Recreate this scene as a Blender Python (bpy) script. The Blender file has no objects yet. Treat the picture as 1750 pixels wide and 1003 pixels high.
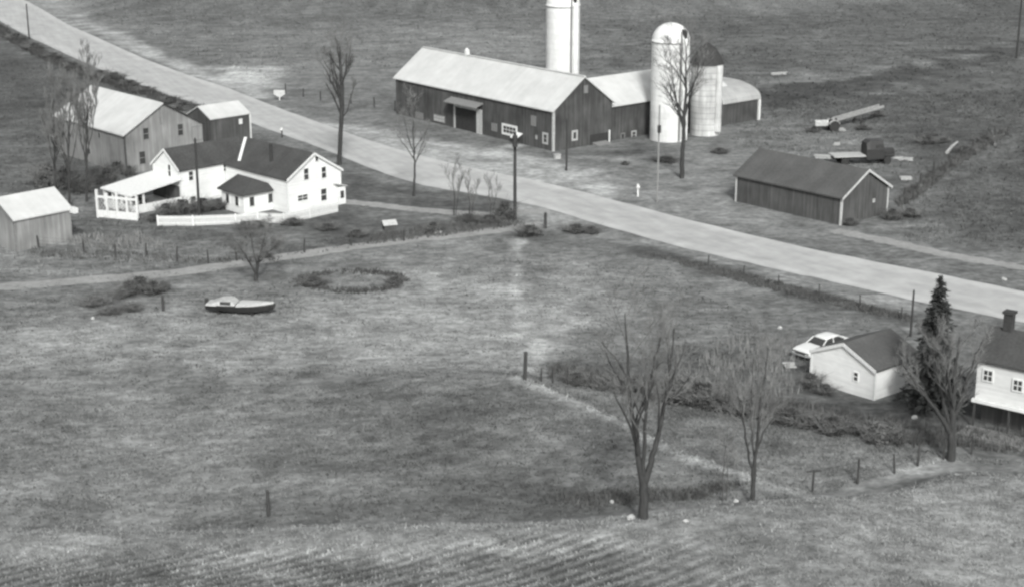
import bpy, bmesh, math, random
import numpy as np
from mathutils import Matrix, Vector
R = math.radians
random.seed(7); RNG = np.random.default_rng(7)
S = bpy.context.scene
COL = S.collection

# ------------------------------------------------------------------ camera, sky, sun, exposure
F, PITCH, CAMH = 2717.0, R(16.73), 41.0            # focal length in photo pixels, downward tilt, height above the fields
cam_d = bpy.data.cameras.new('camera'); cam = bpy.data.objects.new('camera', cam_d); COL.objects.link(cam)
cam.location = (0, 0, CAMH); cam.rotation_euler = (math.pi/2 - PITCH, 0, 0)
cam_d.sensor_width = 36; cam_d.lens = F/1750*36; cam_d.clip_start = 1; cam_d.clip_end = 9000
S.camera = cam
SUN_AZ, SUN_EL = R(-82), R(38)                     # direction towards the sun (math angle from +X), elevation
W = bpy.data.worlds.new('World'); S.world = W; W.use_nodes = True
nt = W.node_tree; bg = nt.nodes['Background']
sky = nt.nodes.new('ShaderNodeTexSky'); sky.sky_type = 'NISHITA'; sky.sun_disc = False
sky.sun_elevation = SUN_EL; sky.sun_rotation = math.pi/2 - SUN_AZ; sky.dust_density = 4; sky.air_density = 1.0
hs = nt.nodes.new('ShaderNodeHueSaturation'); hs.inputs['Saturation'].default_value = 0.08   # black-and-white film
nt.links.new(sky.outputs[0], hs.inputs['Color']); nt.links.new(hs.outputs[0], bg.inputs[0]); bg.inputs[1].default_value = 0.12
sun_d = bpy.data.lights.new('sun', 'SUN'); sun_d.energy = 2.7; sun_d.angle = R(9); sun_d.color = (1, .995, .98)
sun = bpy.data.objects.new('sun', sun_d); COL.objects.link(sun)
sv = Vector((math.cos(SUN_AZ)*math.cos(SUN_EL), math.sin(SUN_AZ)*math.cos(SUN_EL), math.sin(SUN_EL)))
sun.rotation_euler = sv.to_track_quat('Z', 'Y').to_euler(); sun.location = (60, -60, 120)
S.view_settings.view_transform = 'Standard'; S.view_settings.look = 'None'
S.view_settings.gamma = 1; S.view_settings.use_curve_mapping = False; S.view_settings.exposure = 0.42
S.cycles.pixel_filter_type = 'BLACKMAN_HARRIS'; S.cycles.filter_width = 2.6      # a soft old lens
S.cycles.max_bounces = 5; S.cycles.use_denoising = True

# ------------------------------------------------------------------ photo pixel -> place
SP, CP = math.sin(PITCH), math.cos(PITCH)
def ray(x, y):
    a, b = (x-875)/F, (y-501.5)/F
    return np.array([a, CP-b*SP, -(SP+b*CP)])
def U(x, y, Z=0.0):
    d = ray(x, y); t = (Z-CAMH)/d[2]; return d[0]*t, d[1]*t
def ss(a, b, x):
    t = np.clip((x-a)/(b-a), 0, 1); return t*t*(3-2*t)
def vnoise(X, Y, sc, seed=0):
    X = np.asarray(X, float)*sc+seed*17.3; Y = np.asarray(Y, float)*sc+seed*5.7
    xi, yi = np.floor(X).astype(np.int64), np.floor(Y).astype(np.int64); fx, fy = X-xi, Y-yi
    fx, fy = fx*fx*(3-2*fx), fy*fy*(3-2*fy)
    def h(i, j):
        n = (i*374761393 + j*668265263 + seed*982451653) & 0x7fffffff
        n = ((n ^ (n >> 13))*1274126177) & 0x7fffffff
        return ((n ^ (n >> 16)) & 0xffff)/65535.0
    return (h(xi, yi)*(1-fx)+h(xi+1, yi)*fx)*(1-fy) + (h(xi, yi+1)*(1-fx)+h(xi+1, yi+1)*fx)*fy
spur = np.array([U(x, y, 1.2) for x, y in ((880,648),(970,682),(1060,718),(1110,748),(1200,788),(1300,822),(1395,850))])
crest = np.array([U(x, y, .6) for x, y in ((-300,886),(500,886),(1000,889),(1180,888),(1300,870),(1420,855),(1500,828),(1620,792),(1750,788),(2100,780))])
def hgt(X, Y):
    X = np.asarray(X, float); Y = np.asarray(Y, float)
    ys = np.interp(X, spur[:,0], spur[:,1]); d = (Y-ys)*.75
    fall = 3.2+np.maximum(0, spur[0,0]-X)*.8
    amp = 1.3*ss(-26, 4, X)*ss(27, 17, X)
    h2 = amp*ss(-30, -2, d)*(1-ss(0, 1, d/fall))
    yb = np.interp(X, crest[:,0], crest[:,1])
    h1 = 0.95*(1-ss(yb-3.4, yb+.6, Y)) + .5*(1-ss(yb-16, yb-4, Y))
    m = 1-ss(112, 125, Y)
    und = (vnoise(X, Y, .11, 3)-.5)*.5 + (vnoise(X, Y, .3, 4)-.5)*.16
    far = 1.2*(vnoise(X, Y, .02, 6)-.35)*ss(262, 330, Y)
    return h1 + (h2+und)*m + far
def P(x, y):
    """the point of the ground seen at photo pixel x, y"""
    d = ray(x, y); t = (2.2-CAMH)/d[2]
    for _ in range(400):
        p = d*t; g = float(hgt(p[0], p[1]))-(CAMH+p[2])
        if g >= -.002: break
        t += max(.01, -g*1.2)
    p = d*t; return Vector((p[0], p[1], float(hgt(p[0], p[1]))))
def PV(x, y, Yd):
    """point on the ray of pixel x, y at distance Yd"""
    d = ray(x, y); t = Yd/d[1]; return Vector((d[0]*t, Yd, CAMH+d[2]*t))
def ZAT(p, y):
    """height at which the upright over p crosses photo row y"""
    lo, hi = -2, 40
    for _ in range(40):
        m = (lo+hi)/2; zc = p[1]*CP+(CAMH-m)*SP; yy = 501.5+F*((CAMH-m)*CP-p[1]*SP)/zc
        if yy > y: lo = m
        else: hi = m
    return lo
def SC(p): return F/(p[1]*CP+(CAMH-p[2])*SP)        # pixels per metre at p

# ------------------------------------------------------------------ materials
def lin(v): v /= 255.; return v/12.92 if v <= .04045 else ((v+.055)/1.055)**2.4
def mat(name, v, var=.25, scale=(1,1,1), nsc=2.0, stripe=None, rough=.8, bump=.0, stain=0, metal=0, tint=(.985,1,.98), attr=None, spec=.3):
    m = bpy.data.materials.new(name); m.use_nodes = True; t = m.node_tree; N, L = t.nodes, t.links
    b = N['Principled BSDF']; b.inputs['Roughness'].default_value = rough; b.inputs['Metallic'].default_value = metal
    b.inputs['Specular IOR Level'].default_value = spec
    tc = N.new('ShaderNodeTexCoord'); mp = N.new('ShaderNodeMapping'); mp.inputs['Scale'].default_value = scale
    L.new(tc.outputs['Object'], mp.inputs[0])
    no = N.new('ShaderNodeTexNoise'); no.inputs['Scale'].default_value = nsc; no.inputs['Detail'].default_value = 6; no.inputs['Roughness'].default_value = .65
    L.new(mp.outputs[0], no.inputs['Vector'])
    mr = N.new('ShaderNodeMapRange'); mr.inputs['From Min'].default_value = .28; mr.inputs['From Max'].default_value = .72
    mr.inputs['To Min'].default_value = 1-var; mr.inputs['To Max'].default_value = 1+var; L.new(no.outputs['Fac'], mr.inputs['Value'])
    val = mr.outputs[0]; hh = no.outputs['Fac']
    def mul(a, c):
        q = N.new('ShaderNodeMath'); q.operation = 'MULTIPLY'; L.new(a, q.inputs[0])
        if isinstance(c, float): q.inputs[1].default_value = c
        else: L.new(c, q.inputs[1])
        return q.outputs[0]
    if stain:
        n2 = N.new('ShaderNodeTexNoise'); n2.inputs['Scale'].default_value = .35; n2.inputs['Detail'].default_value = 3
        L.new(tc.outputs['Object'], n2.inputs['Vector'])
        m2 = N.new('ShaderNodeMapRange'); m2.inputs['From Min'].default_value = .3; m2.inputs['From Max'].default_value = .7
        m2.inputs['To Min'].default_value = 1-stain; m2.inputs['To Max'].default_value = 1+stain*.6; L.new(n2.outputs['Fac'], m2.inputs['Value'])
        val = mul(val, m2.outputs[0])
    if stripe:
        vec, period, amt = stripe
        dt = N.new('ShaderNodeVectorMath'); dt.operation = 'DOT_PRODUCT'; L.new(tc.outputs['Object'], dt.inputs[0]); dt.inputs[1].default_value = vec
        dv = mul(dt.outputs['Value'], 1./period)
        fr = N.new('ShaderNodeMath'); fr.operation = 'FRACT'; L.new(dv, fr.inputs[0])
        m3 = N.new('ShaderNodeMapRange'); m3.inputs['From Min'].default_value = 0; m3.inputs['From Max'].default_value = .16
        m3.inputs['To Min'].default_value = 1-amt; m3.inputs['To Max'].default_value = 1; L.new(fr.outputs[0], m3.inputs['Value'])
        fl = N.new('ShaderNodeMath'); fl.operation = 'FLOOR'; L.new(dv, fl.inputs[0])
        wn = N.new('ShaderNodeTexWhiteNoise'); wn.noise_dimensions = '1D'; L.new(fl.outputs[0], wn.inputs['W'])
        m4 = N.new('ShaderNodeMapRange'); m4.inputs['To Min'].default_value = 1-amt*.5; m4.inputs['To Max'].default_value = 1+amt*.5; L.new(wn.outputs['Value'], m4.inputs['Value'])
        val = mul(mul(val, m3.outputs[0]), m4.outputs[0]); hh = m3.outputs[0]
    sc = N.new('ShaderNodeVectorMath'); sc.operation = 'SCALE'; L.new(val, sc.inputs['Scale'])
    if attr:
        at = N.new('ShaderNodeAttribute'); at.attribute_name = attr; L.new(at.outputs['Color'], sc.inputs[0])
    else: sc.inputs[0].default_value = tuple(v*c for c in tint)
    L.new(sc.outputs[0], b.inputs['Base Color'])
    if bump:
        bn = N.new('ShaderNodeBump'); bn.inputs['Strength'].default_value = bump; bn.inputs['Distance'].default_value = .05
        L.new(hh, bn.inputs['Height']); L.new(bn.outputs[0], b.inputs['Normal'])
    return m
M = dict(
 barn   = mat('weathered_barn_boards', .066, .35, (1,1,.12), 3, ((1,1,0), .3, .35), .9, .3, .35),
 barnlt = mat('grey_barn_boards', .215, .25, (1,1,.12), 3, ((1,1,0), .3, .22), .9, .3, .22),
 shedw  = mat('dark_shed_boards', .072, .3, (1,1,.15), 3, ((1,1,0), .25, .3), .9, .3, .25),
 clap   = mat('white_clapboard', .67, .07, (1,1,3), 1.5, ((0,0,1), .16, .10), .6, .2, .08),
 clap2  = mat('white_house_siding', .56, .07, (1,1,3), 1.5, ((0,0,1), .16, .10), .6, .2, .08),
 white  = mat('white_paint', .60, .12, nsc=4, rough=.6),
 oldwh  = mat('worn_white_paint', .36, .35, nsc=5, rough=.8),
 metalr = mat('pale_metal_roof', .48, .07, (.3,.3,.3), 3, ((1,0,0), .62, .05), .55, .25, .10),
 metalg = mat('grey_metal_roof', .33, .12, (.3,.3,.3), 3, ((1,0,0), .6, .12), .6, .25, .15),
 shing  = mat('dark_shingles', .055, .28, (1,1,1), 5, ((1,0,0), .9, .1), .9, .3, .22),
 shing2 = mat('grey_shingles', .078, .2, (1,1,1), 5, ((1,0,0), .9, .08), .9, .3, .2),
 silo   = mat('pale_concrete_staves', .62, .12, (1,1,.25), 2.5, ((0,0,1), .76, .10), .8, .2, .14),
 silo3  = mat('stained_concrete_staves', .45, .3, (1,1,.12), 2.2, ((0,0,1), .6, .12), .85, .2, .35),
 dome   = mat('silo_dome_metal', .62, .1, nsc=2, rough=.5),
 black  = mat('dark_opening', .032, .3, nsc=3, rough=.9),
 glass  = mat('window_glass', .045, .4, nsc=1.5, rough=.15, spec=.6),
 pole   = mat('creosoted_pole', .038, .3, (3,3,.3), 4, rough=.9),
 palep  = mat('grey_pole', .2, .25, (3,3,.3), 4, rough=.9),
 post   = mat('weathered_post', .045, .35, (3,3,.4), 4, rough=.95),
 palewd = mat('pale_wood', .34, .3, (2,2,2), 4, rough=.9),
 midwd  = mat('grey_wood', .17, .3, (2,2,2), 4, rough=.9),
 iron   = mat('dark_iron', .035, .4, nsc=5, rough=.7),
 rust   = mat('rusted_metal', .11, .4, nsc=5, rough=.85),
 paint  = mat('car_paint_white', .62, .06, nsc=1, rough=.25, spec=.5),
 elev   = mat('dull_galvanised', .23, .3, nsc=3, rough=.8),
 dpaint = mat('dark_paint', .03, .25, nsc=2, rough=.5),
 chrome = mat('chrome', .5, .1, nsc=2, rough=.25, metal=.8),
 rubber = mat('tyre_rubber', .03, .2, nsc=4, rough=.9),
 brick  = mat('dark_brick', .04, .3, nsc=6, stripe=((0,0,1), .09, .25), rough=.9),
 bark   = mat('bark', .04, .4, (2,2,.4), 5, rough=.95, bump=.4),
 barkp  = mat('pale_bark', .07, .4, (2,2,.4), 5, rough=.95, bump=.4),
 twig   = mat('twigs', .13, .3, nsc=1, rough=.95),
 twigp  = mat('pale_twigs', .14, .3, nsc=1, rough=.95),
 fir    = mat('fir_needles', .045, .5, nsc=1.2, rough=.9, tint=(.95,1,.97)),
 scap   = mat('dark_silo_cap', .036, .3, nsc=3, rough=.9),
 trimw  = mat('faded_trim_paint', .42, .25, nsc=4, rough=.8),
 rweed  = mat('dull_weeds', .09, .5, nsc=.9, rough=.95, spec=.1),
 shrub  = mat('dark_shrub', .06, .5, nsc=1.5, rough=.95),
 brush  = mat('dry_brush', .115, .5, nsc=1.2, rough=.95),
 tuft   = mat('grass_blades', 1, .15, nsc=.6, rough=.95, attr='tone', spec=.1),
 weedp  = mat('pale_dry_weeds', .19, .35, nsc=.7, rough=.95, spec=.1),
 road   = mat('road_surface', .355, .09, (1,1,1), .8, rough=.9, stain=.12, attr='tone'),
 gravel = mat('gravel_lane', .25, .2, (.7,.7,.7), 2.5, rough=.95, stain=.15, spec=.1),
 stone  = mat('pale_stone', .36, .2, nsc=4, rough=.9),
)

# ------------------------------------------------------------------ mesh helpers
class MB:
    def __init__(s): s.v, s.f, s.c = [], [], []
    def add(s, vs, fs):
        o = len(s.v); s.v += [tuple(map(float, q)) for q in vs]; s.f += [tuple(i+o for i in f) for f in fs]; return s
    def hexa(s, p):      # 4 bottom, 4 top, same order
        return s.add(p, [(3,2,1,0),(4,5,6,7),(0,1,5,4),(1,2,6,5),(2,3,7,6),(3,0,4,7)])
    def box(s, c, d, rz=0, tilt=None):
        m = Matrix.Rotation(rz, 3, 'Z')
        if tilt: m = m @ Matrix.Rotation(tilt[0], 3, tilt[1])
        q = [Vector(c)+m @ Vector((sx*d[0]/2, sy*d[1]/2, sz*d[2]/2)) for sz in (-1,1) for sx, sy in ((-1,-1),(1,-1),(1,1),(-1,1))]
        return s.hexa(q)
    def prism(s, poly, ext):
        n = len(poly); e = Vector(ext); a = [Vector(p) for p in poly]; b = [p+e for p in a]
        return s.add(a+b, [tuple(range(n))[::-1], tuple(range(n, 2*n))]+[(i, (i+1) % n, n+(i+1) % n, n+i) for i in range(n)])
    def tube(s, pts, rad, n=6, cap=True):
        pts = [Vector(p) for p in pts]
        if not hasattr(rad, '__len__'): rad = [rad]*len(pts)
        vs = []; fs = []
        for i, p in enumerate(pts):
            d = (pts[min(i+1, len(pts)-1)]-pts[max(i-1, 0)])
            d = d.normalized() if d.length > 1e-9 else Vector((0,0,1))
            u = d.cross(Vector((1,0,0)) if abs(d.x) < .8 else Vector((0,1,0))).normalized(); w = d.cross(u)
            for k in range(n):
                a = 2*math.pi*k/n; vs.append(p+(u*math.cos(a)+w*math.sin(a))*rad[i])
        for i in range(len(pts)-1):
            for k in range(n): fs.append((i*n+k, i*n+(k+1) % n, (i+1)*n+(k+1) % n, (i+1)*n+k))
        if cap: fs += [tuple(range(n))[::-1], tuple((len(pts)-1)*n+k for k in range(n))]
        return s.add(vs, fs)
    def lathe(s, prof, n=32, c=(0,0), cap=True):
        vs = []; fs = []
        for r, z in prof:
            for k in range(n):
                a = 2*math.pi*k/n; vs.append((c[0]+r*math.cos(a), c[1]+r*math.sin(a), z))
        for i in range(len(prof)-1):
            for k in range(n): fs.append((i*n+k, i*n+(k+1) % n, (i+1)*n+(k+1) % n, (i+1)*n+k))
        if cap: fs += [tuple(range(n))[::-1], tuple((len(prof)-1)*n+k for k in range(n))]
        return s.add(vs, fs)
    def loft(s, rings, cap=True):
        n = len(rings[0]); vs = [p for r in rings for p in r]; fs = []
        for i in range(len(rings)-1):
            for k in range(n): fs.append((i*n+k, i*n+(k+1) % n, (i+1)*n+(k+1) % n, (i+1)*n+k))
        if cap: fs += [tuple(range(n))[::-1], tuple((len(rings)-1)*n+k for k in range(n))]
        return s.add(vs, fs)
    def build(s, name, m, parent=None, frame=None, normals=True, smooth=False):
        me = bpy.data.meshes.new(name); me.from_pydata(s.v, [], s.f)
        if normals:
            b = bmesh.new(); b.from_mesh(me); bmesh.ops.recalc_face_normals(b, faces=b.faces); b.to_mesh(me); b.free()
        me.materials.append(m if not isinstance(m, str) else M[m])
        if smooth: me.polygons.foreach_set('use_smooth', [True]*len(me.polygons))
        o = bpy.data.objects.new(name, me); COL.objects.link(o)
        if parent: o.parent = parent
        if frame is not None: o.matrix_basis = frame if parent is None else world_of(parent).inverted() @ frame
        return o
def world_of(o):
    m = o.matrix_basis.copy()
    while o.parent: o = o.parent; m = o.matrix_basis @ m
    return m
def tag(o, label, cat, group=None, kind=None):
    if label: o['label'] = label
    if cat: o['category'] = cat
    if group: o['group'] = group
    if kind: o['kind'] = kind
    return o
def thing(name, label, cat, loc, rz=0, group=None):
    o = bpy.data.objects.new(name, None); COL.objects.link(o); o.empty_display_size = .3
    o.location = loc; o.rotation_euler = (0, 0, rz); o.matrix_basis = Matrix.Translation(Vector(loc)) @ Matrix.Rotation(rz, 4, 'Z')
    return tag(o, label, cat, group)
def struct(o, label=None, cat=None): o['kind'] = 'structure'; return tag(o, label, cat)
def stuff(o, label, cat): o['kind'] = 'stuff'; return tag(o, label, cat)
def dup(root, loc, rz, sc=1, label=None, group=None):
    r = root.copy(); COL.objects.link(r)
    r.matrix_basis = Matrix.Translation(Vector(loc)) @ Matrix.Rotation(rz, 4, 'Z') @ Matrix.Diagonal((*((sc,)*3 if not hasattr(sc, '__len__') else sc), 1))
    if label: r['label'] = label
    if group: r['group'] = group
    for ch in list(root.children):
        c = ch.copy(); COL.objects.link(c); c.parent = r
        for g in ch.children: d = g.copy(); COL.objects.link(d); d.parent = c
    return r

# ------------------------------------------------------------------ the ground
TONEK = 1.30
def a_(v): return lin(v)/TONEK
ZONES = []      # (polygon in ground metres, photo grey, feather m, mix, ragged m)
def zone(px, v, fe=2., mix=1., rag=1.5, Z=0): ZONES.append((np.array([U(x, y, Z) for x, y in px]), a_(v), fe, mix, rag))
def band(px, wid, v, fe=.8, mix=1., rag=.6, Z=0): ZONES.append((np.array([U(x, y, Z) for x, y in px]), a_(v), fe, mix, rag, wid))
# far fields
zone([(-100,-60),(1850,-60),(1850,150),(-100,150)], 117, 8)
zone([(100,-60),(540,-60),(940,10),(940,60),(600,60),(300,40)], 106, 12, .8, 6)
zone([(300,60),(700,40),(930,60),(930,110),(600,110),(360,110)], 124, 10, .8, 6)
zone([(1000,40),(1850,-20),(1850,60),(1400,130),(1240,140),(1060,110)], 97, 10, .9, 6)
zone([(1240,180),(1320,150),(1500,120),(1850,50),(1850,80),(1500,160),(1320,205)], 74, 4, .95, 4)
zone([(1320,200),(1500,150),(1850,90),(1850,430),(1500,400),(1540,300),(1480,240)], 92, 6, .95, 4)
zone([(1560,290),(1850,240),(1850,430),(1560,390)], 92, 6, .8, 4)
band([(1540,345),(1600,305),(1660,275),(1720,235)], 2.5, 112, 2, .7, 1)
# house yards, left
zone([(-80,50),(150,125),(300,170),(250,250),(150,300),(120,350),(-80,330)], 99, 4)
zone([(-80,70),(60,95),(140,150),(90,220),(-80,210)], 88, 4, .8, 3)
zone([(-80,330),(200,345),(600,330),(900,375),(800,400),(560,430),(300,462),(-80,486)], 112, 3)
zone([(-80,405),(110,395),(330,410),(420,420),(360,450),(100,470),(-80,480)], 130, 3, .9)
zone([(590,285),(700,320),(880,347),(870,366),(760,360),(600,344)], 94, 1.5)
zone([(490,385),(600,355),(760,378),(880,385),(760,400),(560,425)], 97, 2.5)
zone([(160,380),(330,385),(480,385),(560,400),(420,420),(160,402)], 104, 2, .8)
# main pasture
zone([(-80,492),(300,470),(560,432),(890,396),(1000,388),(1150,425),(1560,535),(1560,560),(1380,600),(1150,600),(940,640),(880,650),(-80,650)], 128, 3)
zone([(-80,495),(200,485),(330,490),(330,540),(120,560),(-80,560)], 112, 4, .7, 3)
zone([(560,505),(1000,470),(1040,560),(900,640),(300,660),(0,620),(120,560)], 149, 6, .85, 5)
zone([(930,388),(1040,392),(1180,430),(1120,440),(960,430),(820,440),(860,400)], 105, 2.5, .8, 2)
zone([(1040,440),(1300,470),(1560,535),(1540,565),(1340,575),(1060,530)], 115, 5, .85, 3)
zone([(-80,600),(870,640),(1000,690),(1110,750),(1200,790),(1240,860),(1150,890),(-80,890)], 125, 3, 1, 1.5, 1.0)
zone([(480,650),(800,660),(960,740),(1000,860),(520,870)], 106, 8, .85, 5, .8)
zone([(-80,680),(240,690),(200,800),(-80,820)], 119, 8, .6, 5, .4)
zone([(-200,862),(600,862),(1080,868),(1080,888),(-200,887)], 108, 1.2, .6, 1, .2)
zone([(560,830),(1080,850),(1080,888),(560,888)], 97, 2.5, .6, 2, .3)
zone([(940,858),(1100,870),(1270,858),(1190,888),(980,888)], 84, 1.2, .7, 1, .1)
# beyond the spur: the lower field, the dark fence row
zone([(880,645),(960,620),(1200,600),(1380,640),(1500,690),(1600,730),(1800,770),(1800,830),(1560,790),(1390,842),(1240,800),(1100,735),(1000,690)], 131, 1.5)
zone([(940,610),(1250,585),(1390,640),(1500,690),(1620,690),(1800,720),(1800,785),(1560,765),(1440,742),(1300,715),(1150,695),(1000,668),(930,648)], 99, 2.2, .9, 1.6)
zone([(1250,575),(1385,600),(1385,655),(1260,650)], 108, 2, .7, 1.5)
band([(885,650),(970,684),(1060,722),(1100,748)], .38, 182, .7, .85, .15, 1.1)
band([(1190,790),(1300,825),(1395,853)], .38, 182, .7, .85, .15, 1.1)
band([(1100,748),(1190,790)], .38, 178, .7, .8, .15, 1.1)
band([(1395,853),(1440,832),(1540,795),(1620,780)], .7, 165, .8, .6, .5, .5)
# foreground stubble
zone([(-200,889),(1180,890),(1300,872),(1420,857),(1500,830),(1620,795),(1900,785),(1900,1200),(-200,1200)], 134, .7, 1, .4, 1)
zone([(-200,945),(500,940),(900,950),(1150,975),(1100,1200),(-200,1200)], 108, 1.5, .85, 2, 1)
band([(420,948),(600,937),(760,938),(900,948)], .5, 178, .8, .6, .8, 1)
zone([(1250,900),(1800,850),(1800,1100),(1250,1100)], 142, 6, .7, 4, 1)
# farmyard, barn side of the road
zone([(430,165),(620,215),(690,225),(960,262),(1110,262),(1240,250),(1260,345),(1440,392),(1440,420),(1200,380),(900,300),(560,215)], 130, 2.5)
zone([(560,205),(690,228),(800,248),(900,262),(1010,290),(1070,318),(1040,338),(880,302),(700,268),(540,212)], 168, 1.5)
band([(820,262),(850,256),(882,250)], 1.2, 170, .6)
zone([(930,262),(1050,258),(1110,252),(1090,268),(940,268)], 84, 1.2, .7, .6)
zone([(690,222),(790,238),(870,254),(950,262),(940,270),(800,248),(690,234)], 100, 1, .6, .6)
zone([(1240,175),(1330,190),(1420,230),(1480,280),(1400,262),(1240,250)], 112, 3, .8)
zone([(1360,200),(1480,215),(1560,280),(1560,300),(1440,280),(1360,240)], 122, 3, .7)
band([(85,-10),(130,38),(230,84),(320,124),(440,165)], 3.0, 170, 1.5, .85, 1)
zone([(360,118),(470,118),(480,150),(400,150)], 182, 2., .85, 2)
zone([(440,150),(560,110),(690,190),(690,225),(560,205)], 116, 4, .6)
band([(100,20),(190,78),(330,135),(440,175)], .9, 95, .8, .7)
band([(-40,30),(60,85),(150,128),(280,168),(350,182)], 1.6, 66, 1., .9, .8)
# verges of the road on this side
band([(890,356),(1000,388),(1130,424),(1326,470),(1560,524)], 1.8, 150, 1, .6)
band([(1100,428),(1200,452),(1320,487),(1450,520),(1560,548)], 1.2, 72, 1.1, .8, .8)
band([(1180,392),(1357,428),(1514,460),(1750,508)], 1.4, 112, .8, .6)
zone([(1600,545),(1690,535),(1760,555),(1700,560),(1640,570)], 160, 1, .7)
zone([(1600,560),(1680,545),(1690,640),(1600,690)], 100, 2, .7)
band([(1455,600),(1500,582),(1545,566),(1600,550)], .8, 160, .7, .7)
# the pale oval and its dark rim
zone([(545,470),(600,463),(650,466),(672,480),(640,492),(580,494),(548,484)], 142, 1, .7, .6)
# pale worn trails in the pasture
band([(890,410),(882,440),(884,470),(880,510),(895,550),(920,590),(905,640)], .55, 172, .6, .85, .6)
band([(740,470),(733,500),(735,540)], .55, 170, .6, .85, .6)
band([(1010,545),(960,560),(900,575),(880,570)], .45, 168, .5, .8, .5)

def segdist(X, Y, a, b):
    d = b-a; t = np.clip(((X-a[0])*d[0]+(Y-a[1])*d[1])/max(1e-9, d@d), 0, 1)
    return np.hypot(X-a[0]-d[0]*t, Y-a[1]-d[1]*t)
def polysd(X, Y, pl, closed=True):
    n = len(pl); D = np.full(X.shape, 1e9); ins = np.zeros(X.shape, bool)
    for i in range(n if closed else n-1):
        a, b = pl[i], pl[(i+1) % n]; D = np.minimum(D, segdist(X, Y, a, b))
        if closed:
            c = ((a[1] > Y) != (b[1] > Y)); xx = (b[0]-a[0])*(Y-a[1])/((b[1]-a[1]) or 1e-9)+a[0]; ins ^= c & (X < xx)
    return np.where(ins, -D, D) if closed else D
ROWDIR = (lambda a, b: math.atan2(b[1]-a[1], b[0]-a[0]))(U(400, 990, 1), U(700, 908, 1))
def tone(X, Y):
    X = np.asarray(X, float); Y = np.asarray(Y, float)
    T = np.full(X.shape, a_(118)); r1 = vnoise(X, Y, .22, 11)-.5; r2 = vnoise(X, Y, .9, 12)-.5
    for z in ZONES:
        pl = z[0]; pad = z[2]+z[4]+(z[5] if len(z) > 5 else 0)+1
        lo, hi = pl.min(0)-pad, pl.max(0)+pad
        k = (X > lo[0]) & (X < hi[0]) & (Y > lo[1]) & (Y < hi[1])
        if not k.any(): continue
        x, y = X[k], Y[k]
        d = polysd(x, y, pl) if len(z) == 5 else polysd(x, y, pl, False)-z[5]
        d = d + (r1[k]*1.3+r2[k]*.7)*z[4]*2
        w = z[3]*(1-ss(-z[2], z[2], d))
        T[k] = T[k]*(1-w)+z[1]*w
    n = (vnoise(X, Y, .06, 21)-.5)*.24+(vnoise(X, Y*1.3, .17, 22)-.5)*.28+(vnoise(X, Y*1.5, .45, 23)-.5)*.33+(vnoise(X*.8, Y*1.5, .9, 24)-.5)*.36
    return np.clip(T*(1+n), .012, .8)

def rowmask(X, Y):
    return ss(83.1, 81.4, Y+(vnoise(X, Y, .12, 33)-.5)*3)*ss(15, 6, X+(vnoise(X, Y, .15, 34)-.5)*8)*(.6+.4*ss(.3, .6, vnoise(X, Y, .13, 35)))
def ladder(segs):
    out = [segs[0][0]]
    for a, b, st in segs: out += list(np.linspace(a, b, max(2, int((b-a)/st)+1))[1:])
    return np.array(out)
xs = ladder([(-3000,-600,400),(-600,-160,30),(-160,-75,2.5),(-75,75,.6),(75,160,2.5),(160,600,30),(600,3000,400)])
ys = ladder([(-200,40,40),(40,60,2),(60,125,.5),(125,220,.7),(220,345,1.2),(345,600,15),(600,6000,300)])
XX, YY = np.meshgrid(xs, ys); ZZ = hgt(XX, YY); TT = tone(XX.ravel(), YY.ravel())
me = bpy.data.meshes.new('ground'); nx, ny = len(xs), len(ys)
me.vertices.add(nx*ny); me.vertices.foreach_set('co', np.stack([XX, YY, ZZ], -1).ravel().astype(np.float32))
ii = (np.arange(ny-1)[:,None]*nx+np.arange(nx-1)[None,:]).ravel()
quads = np.stack([ii, ii+1, ii+nx+1, ii+nx], -1).astype(np.int32); nf = len(quads)
me.loops.add(nf*4); me.loops.foreach_set('vertex_index', quads.ravel())
me.polygons.add(nf); me.polygons.foreach_set('loop_start', np.arange(nf, dtype=np.int32)*4)
me.polygons.foreach_set('loop_total', np.full(nf, 4, np.int32)); me.polygons.foreach_set('use_smooth', np.ones(nf, bool)); me.update()
def tintrgb(T, Y=None):
    return np.stack([T*.972, T, T*(.985 if np.ndim(Y) == 0 else Y), np.ones_like(T)], -1).astype(np.float32)
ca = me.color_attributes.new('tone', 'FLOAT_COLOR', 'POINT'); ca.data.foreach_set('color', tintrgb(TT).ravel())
rm = me.attributes.new('rows', 'FLOAT', 'POINT'); rm.data.foreach_set('value', rowmask(XX.ravel(), YY.ravel()).astype(np.float32))
gm = bpy.data.materials.new('dry_pasture'); gm.use_nodes = True; t = gm.node_tree; N, L = t.nodes, t.links
b = N['Principled BSDF']; b.inputs['Roughness'].default_value = .95; b.inputs['Specular IOR Level'].default_value = .1
tc = N.new('ShaderNodeTexCoord'); at = N.new('ShaderNodeAttribute'); at.attribute_name = 'tone'
val = None
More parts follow.
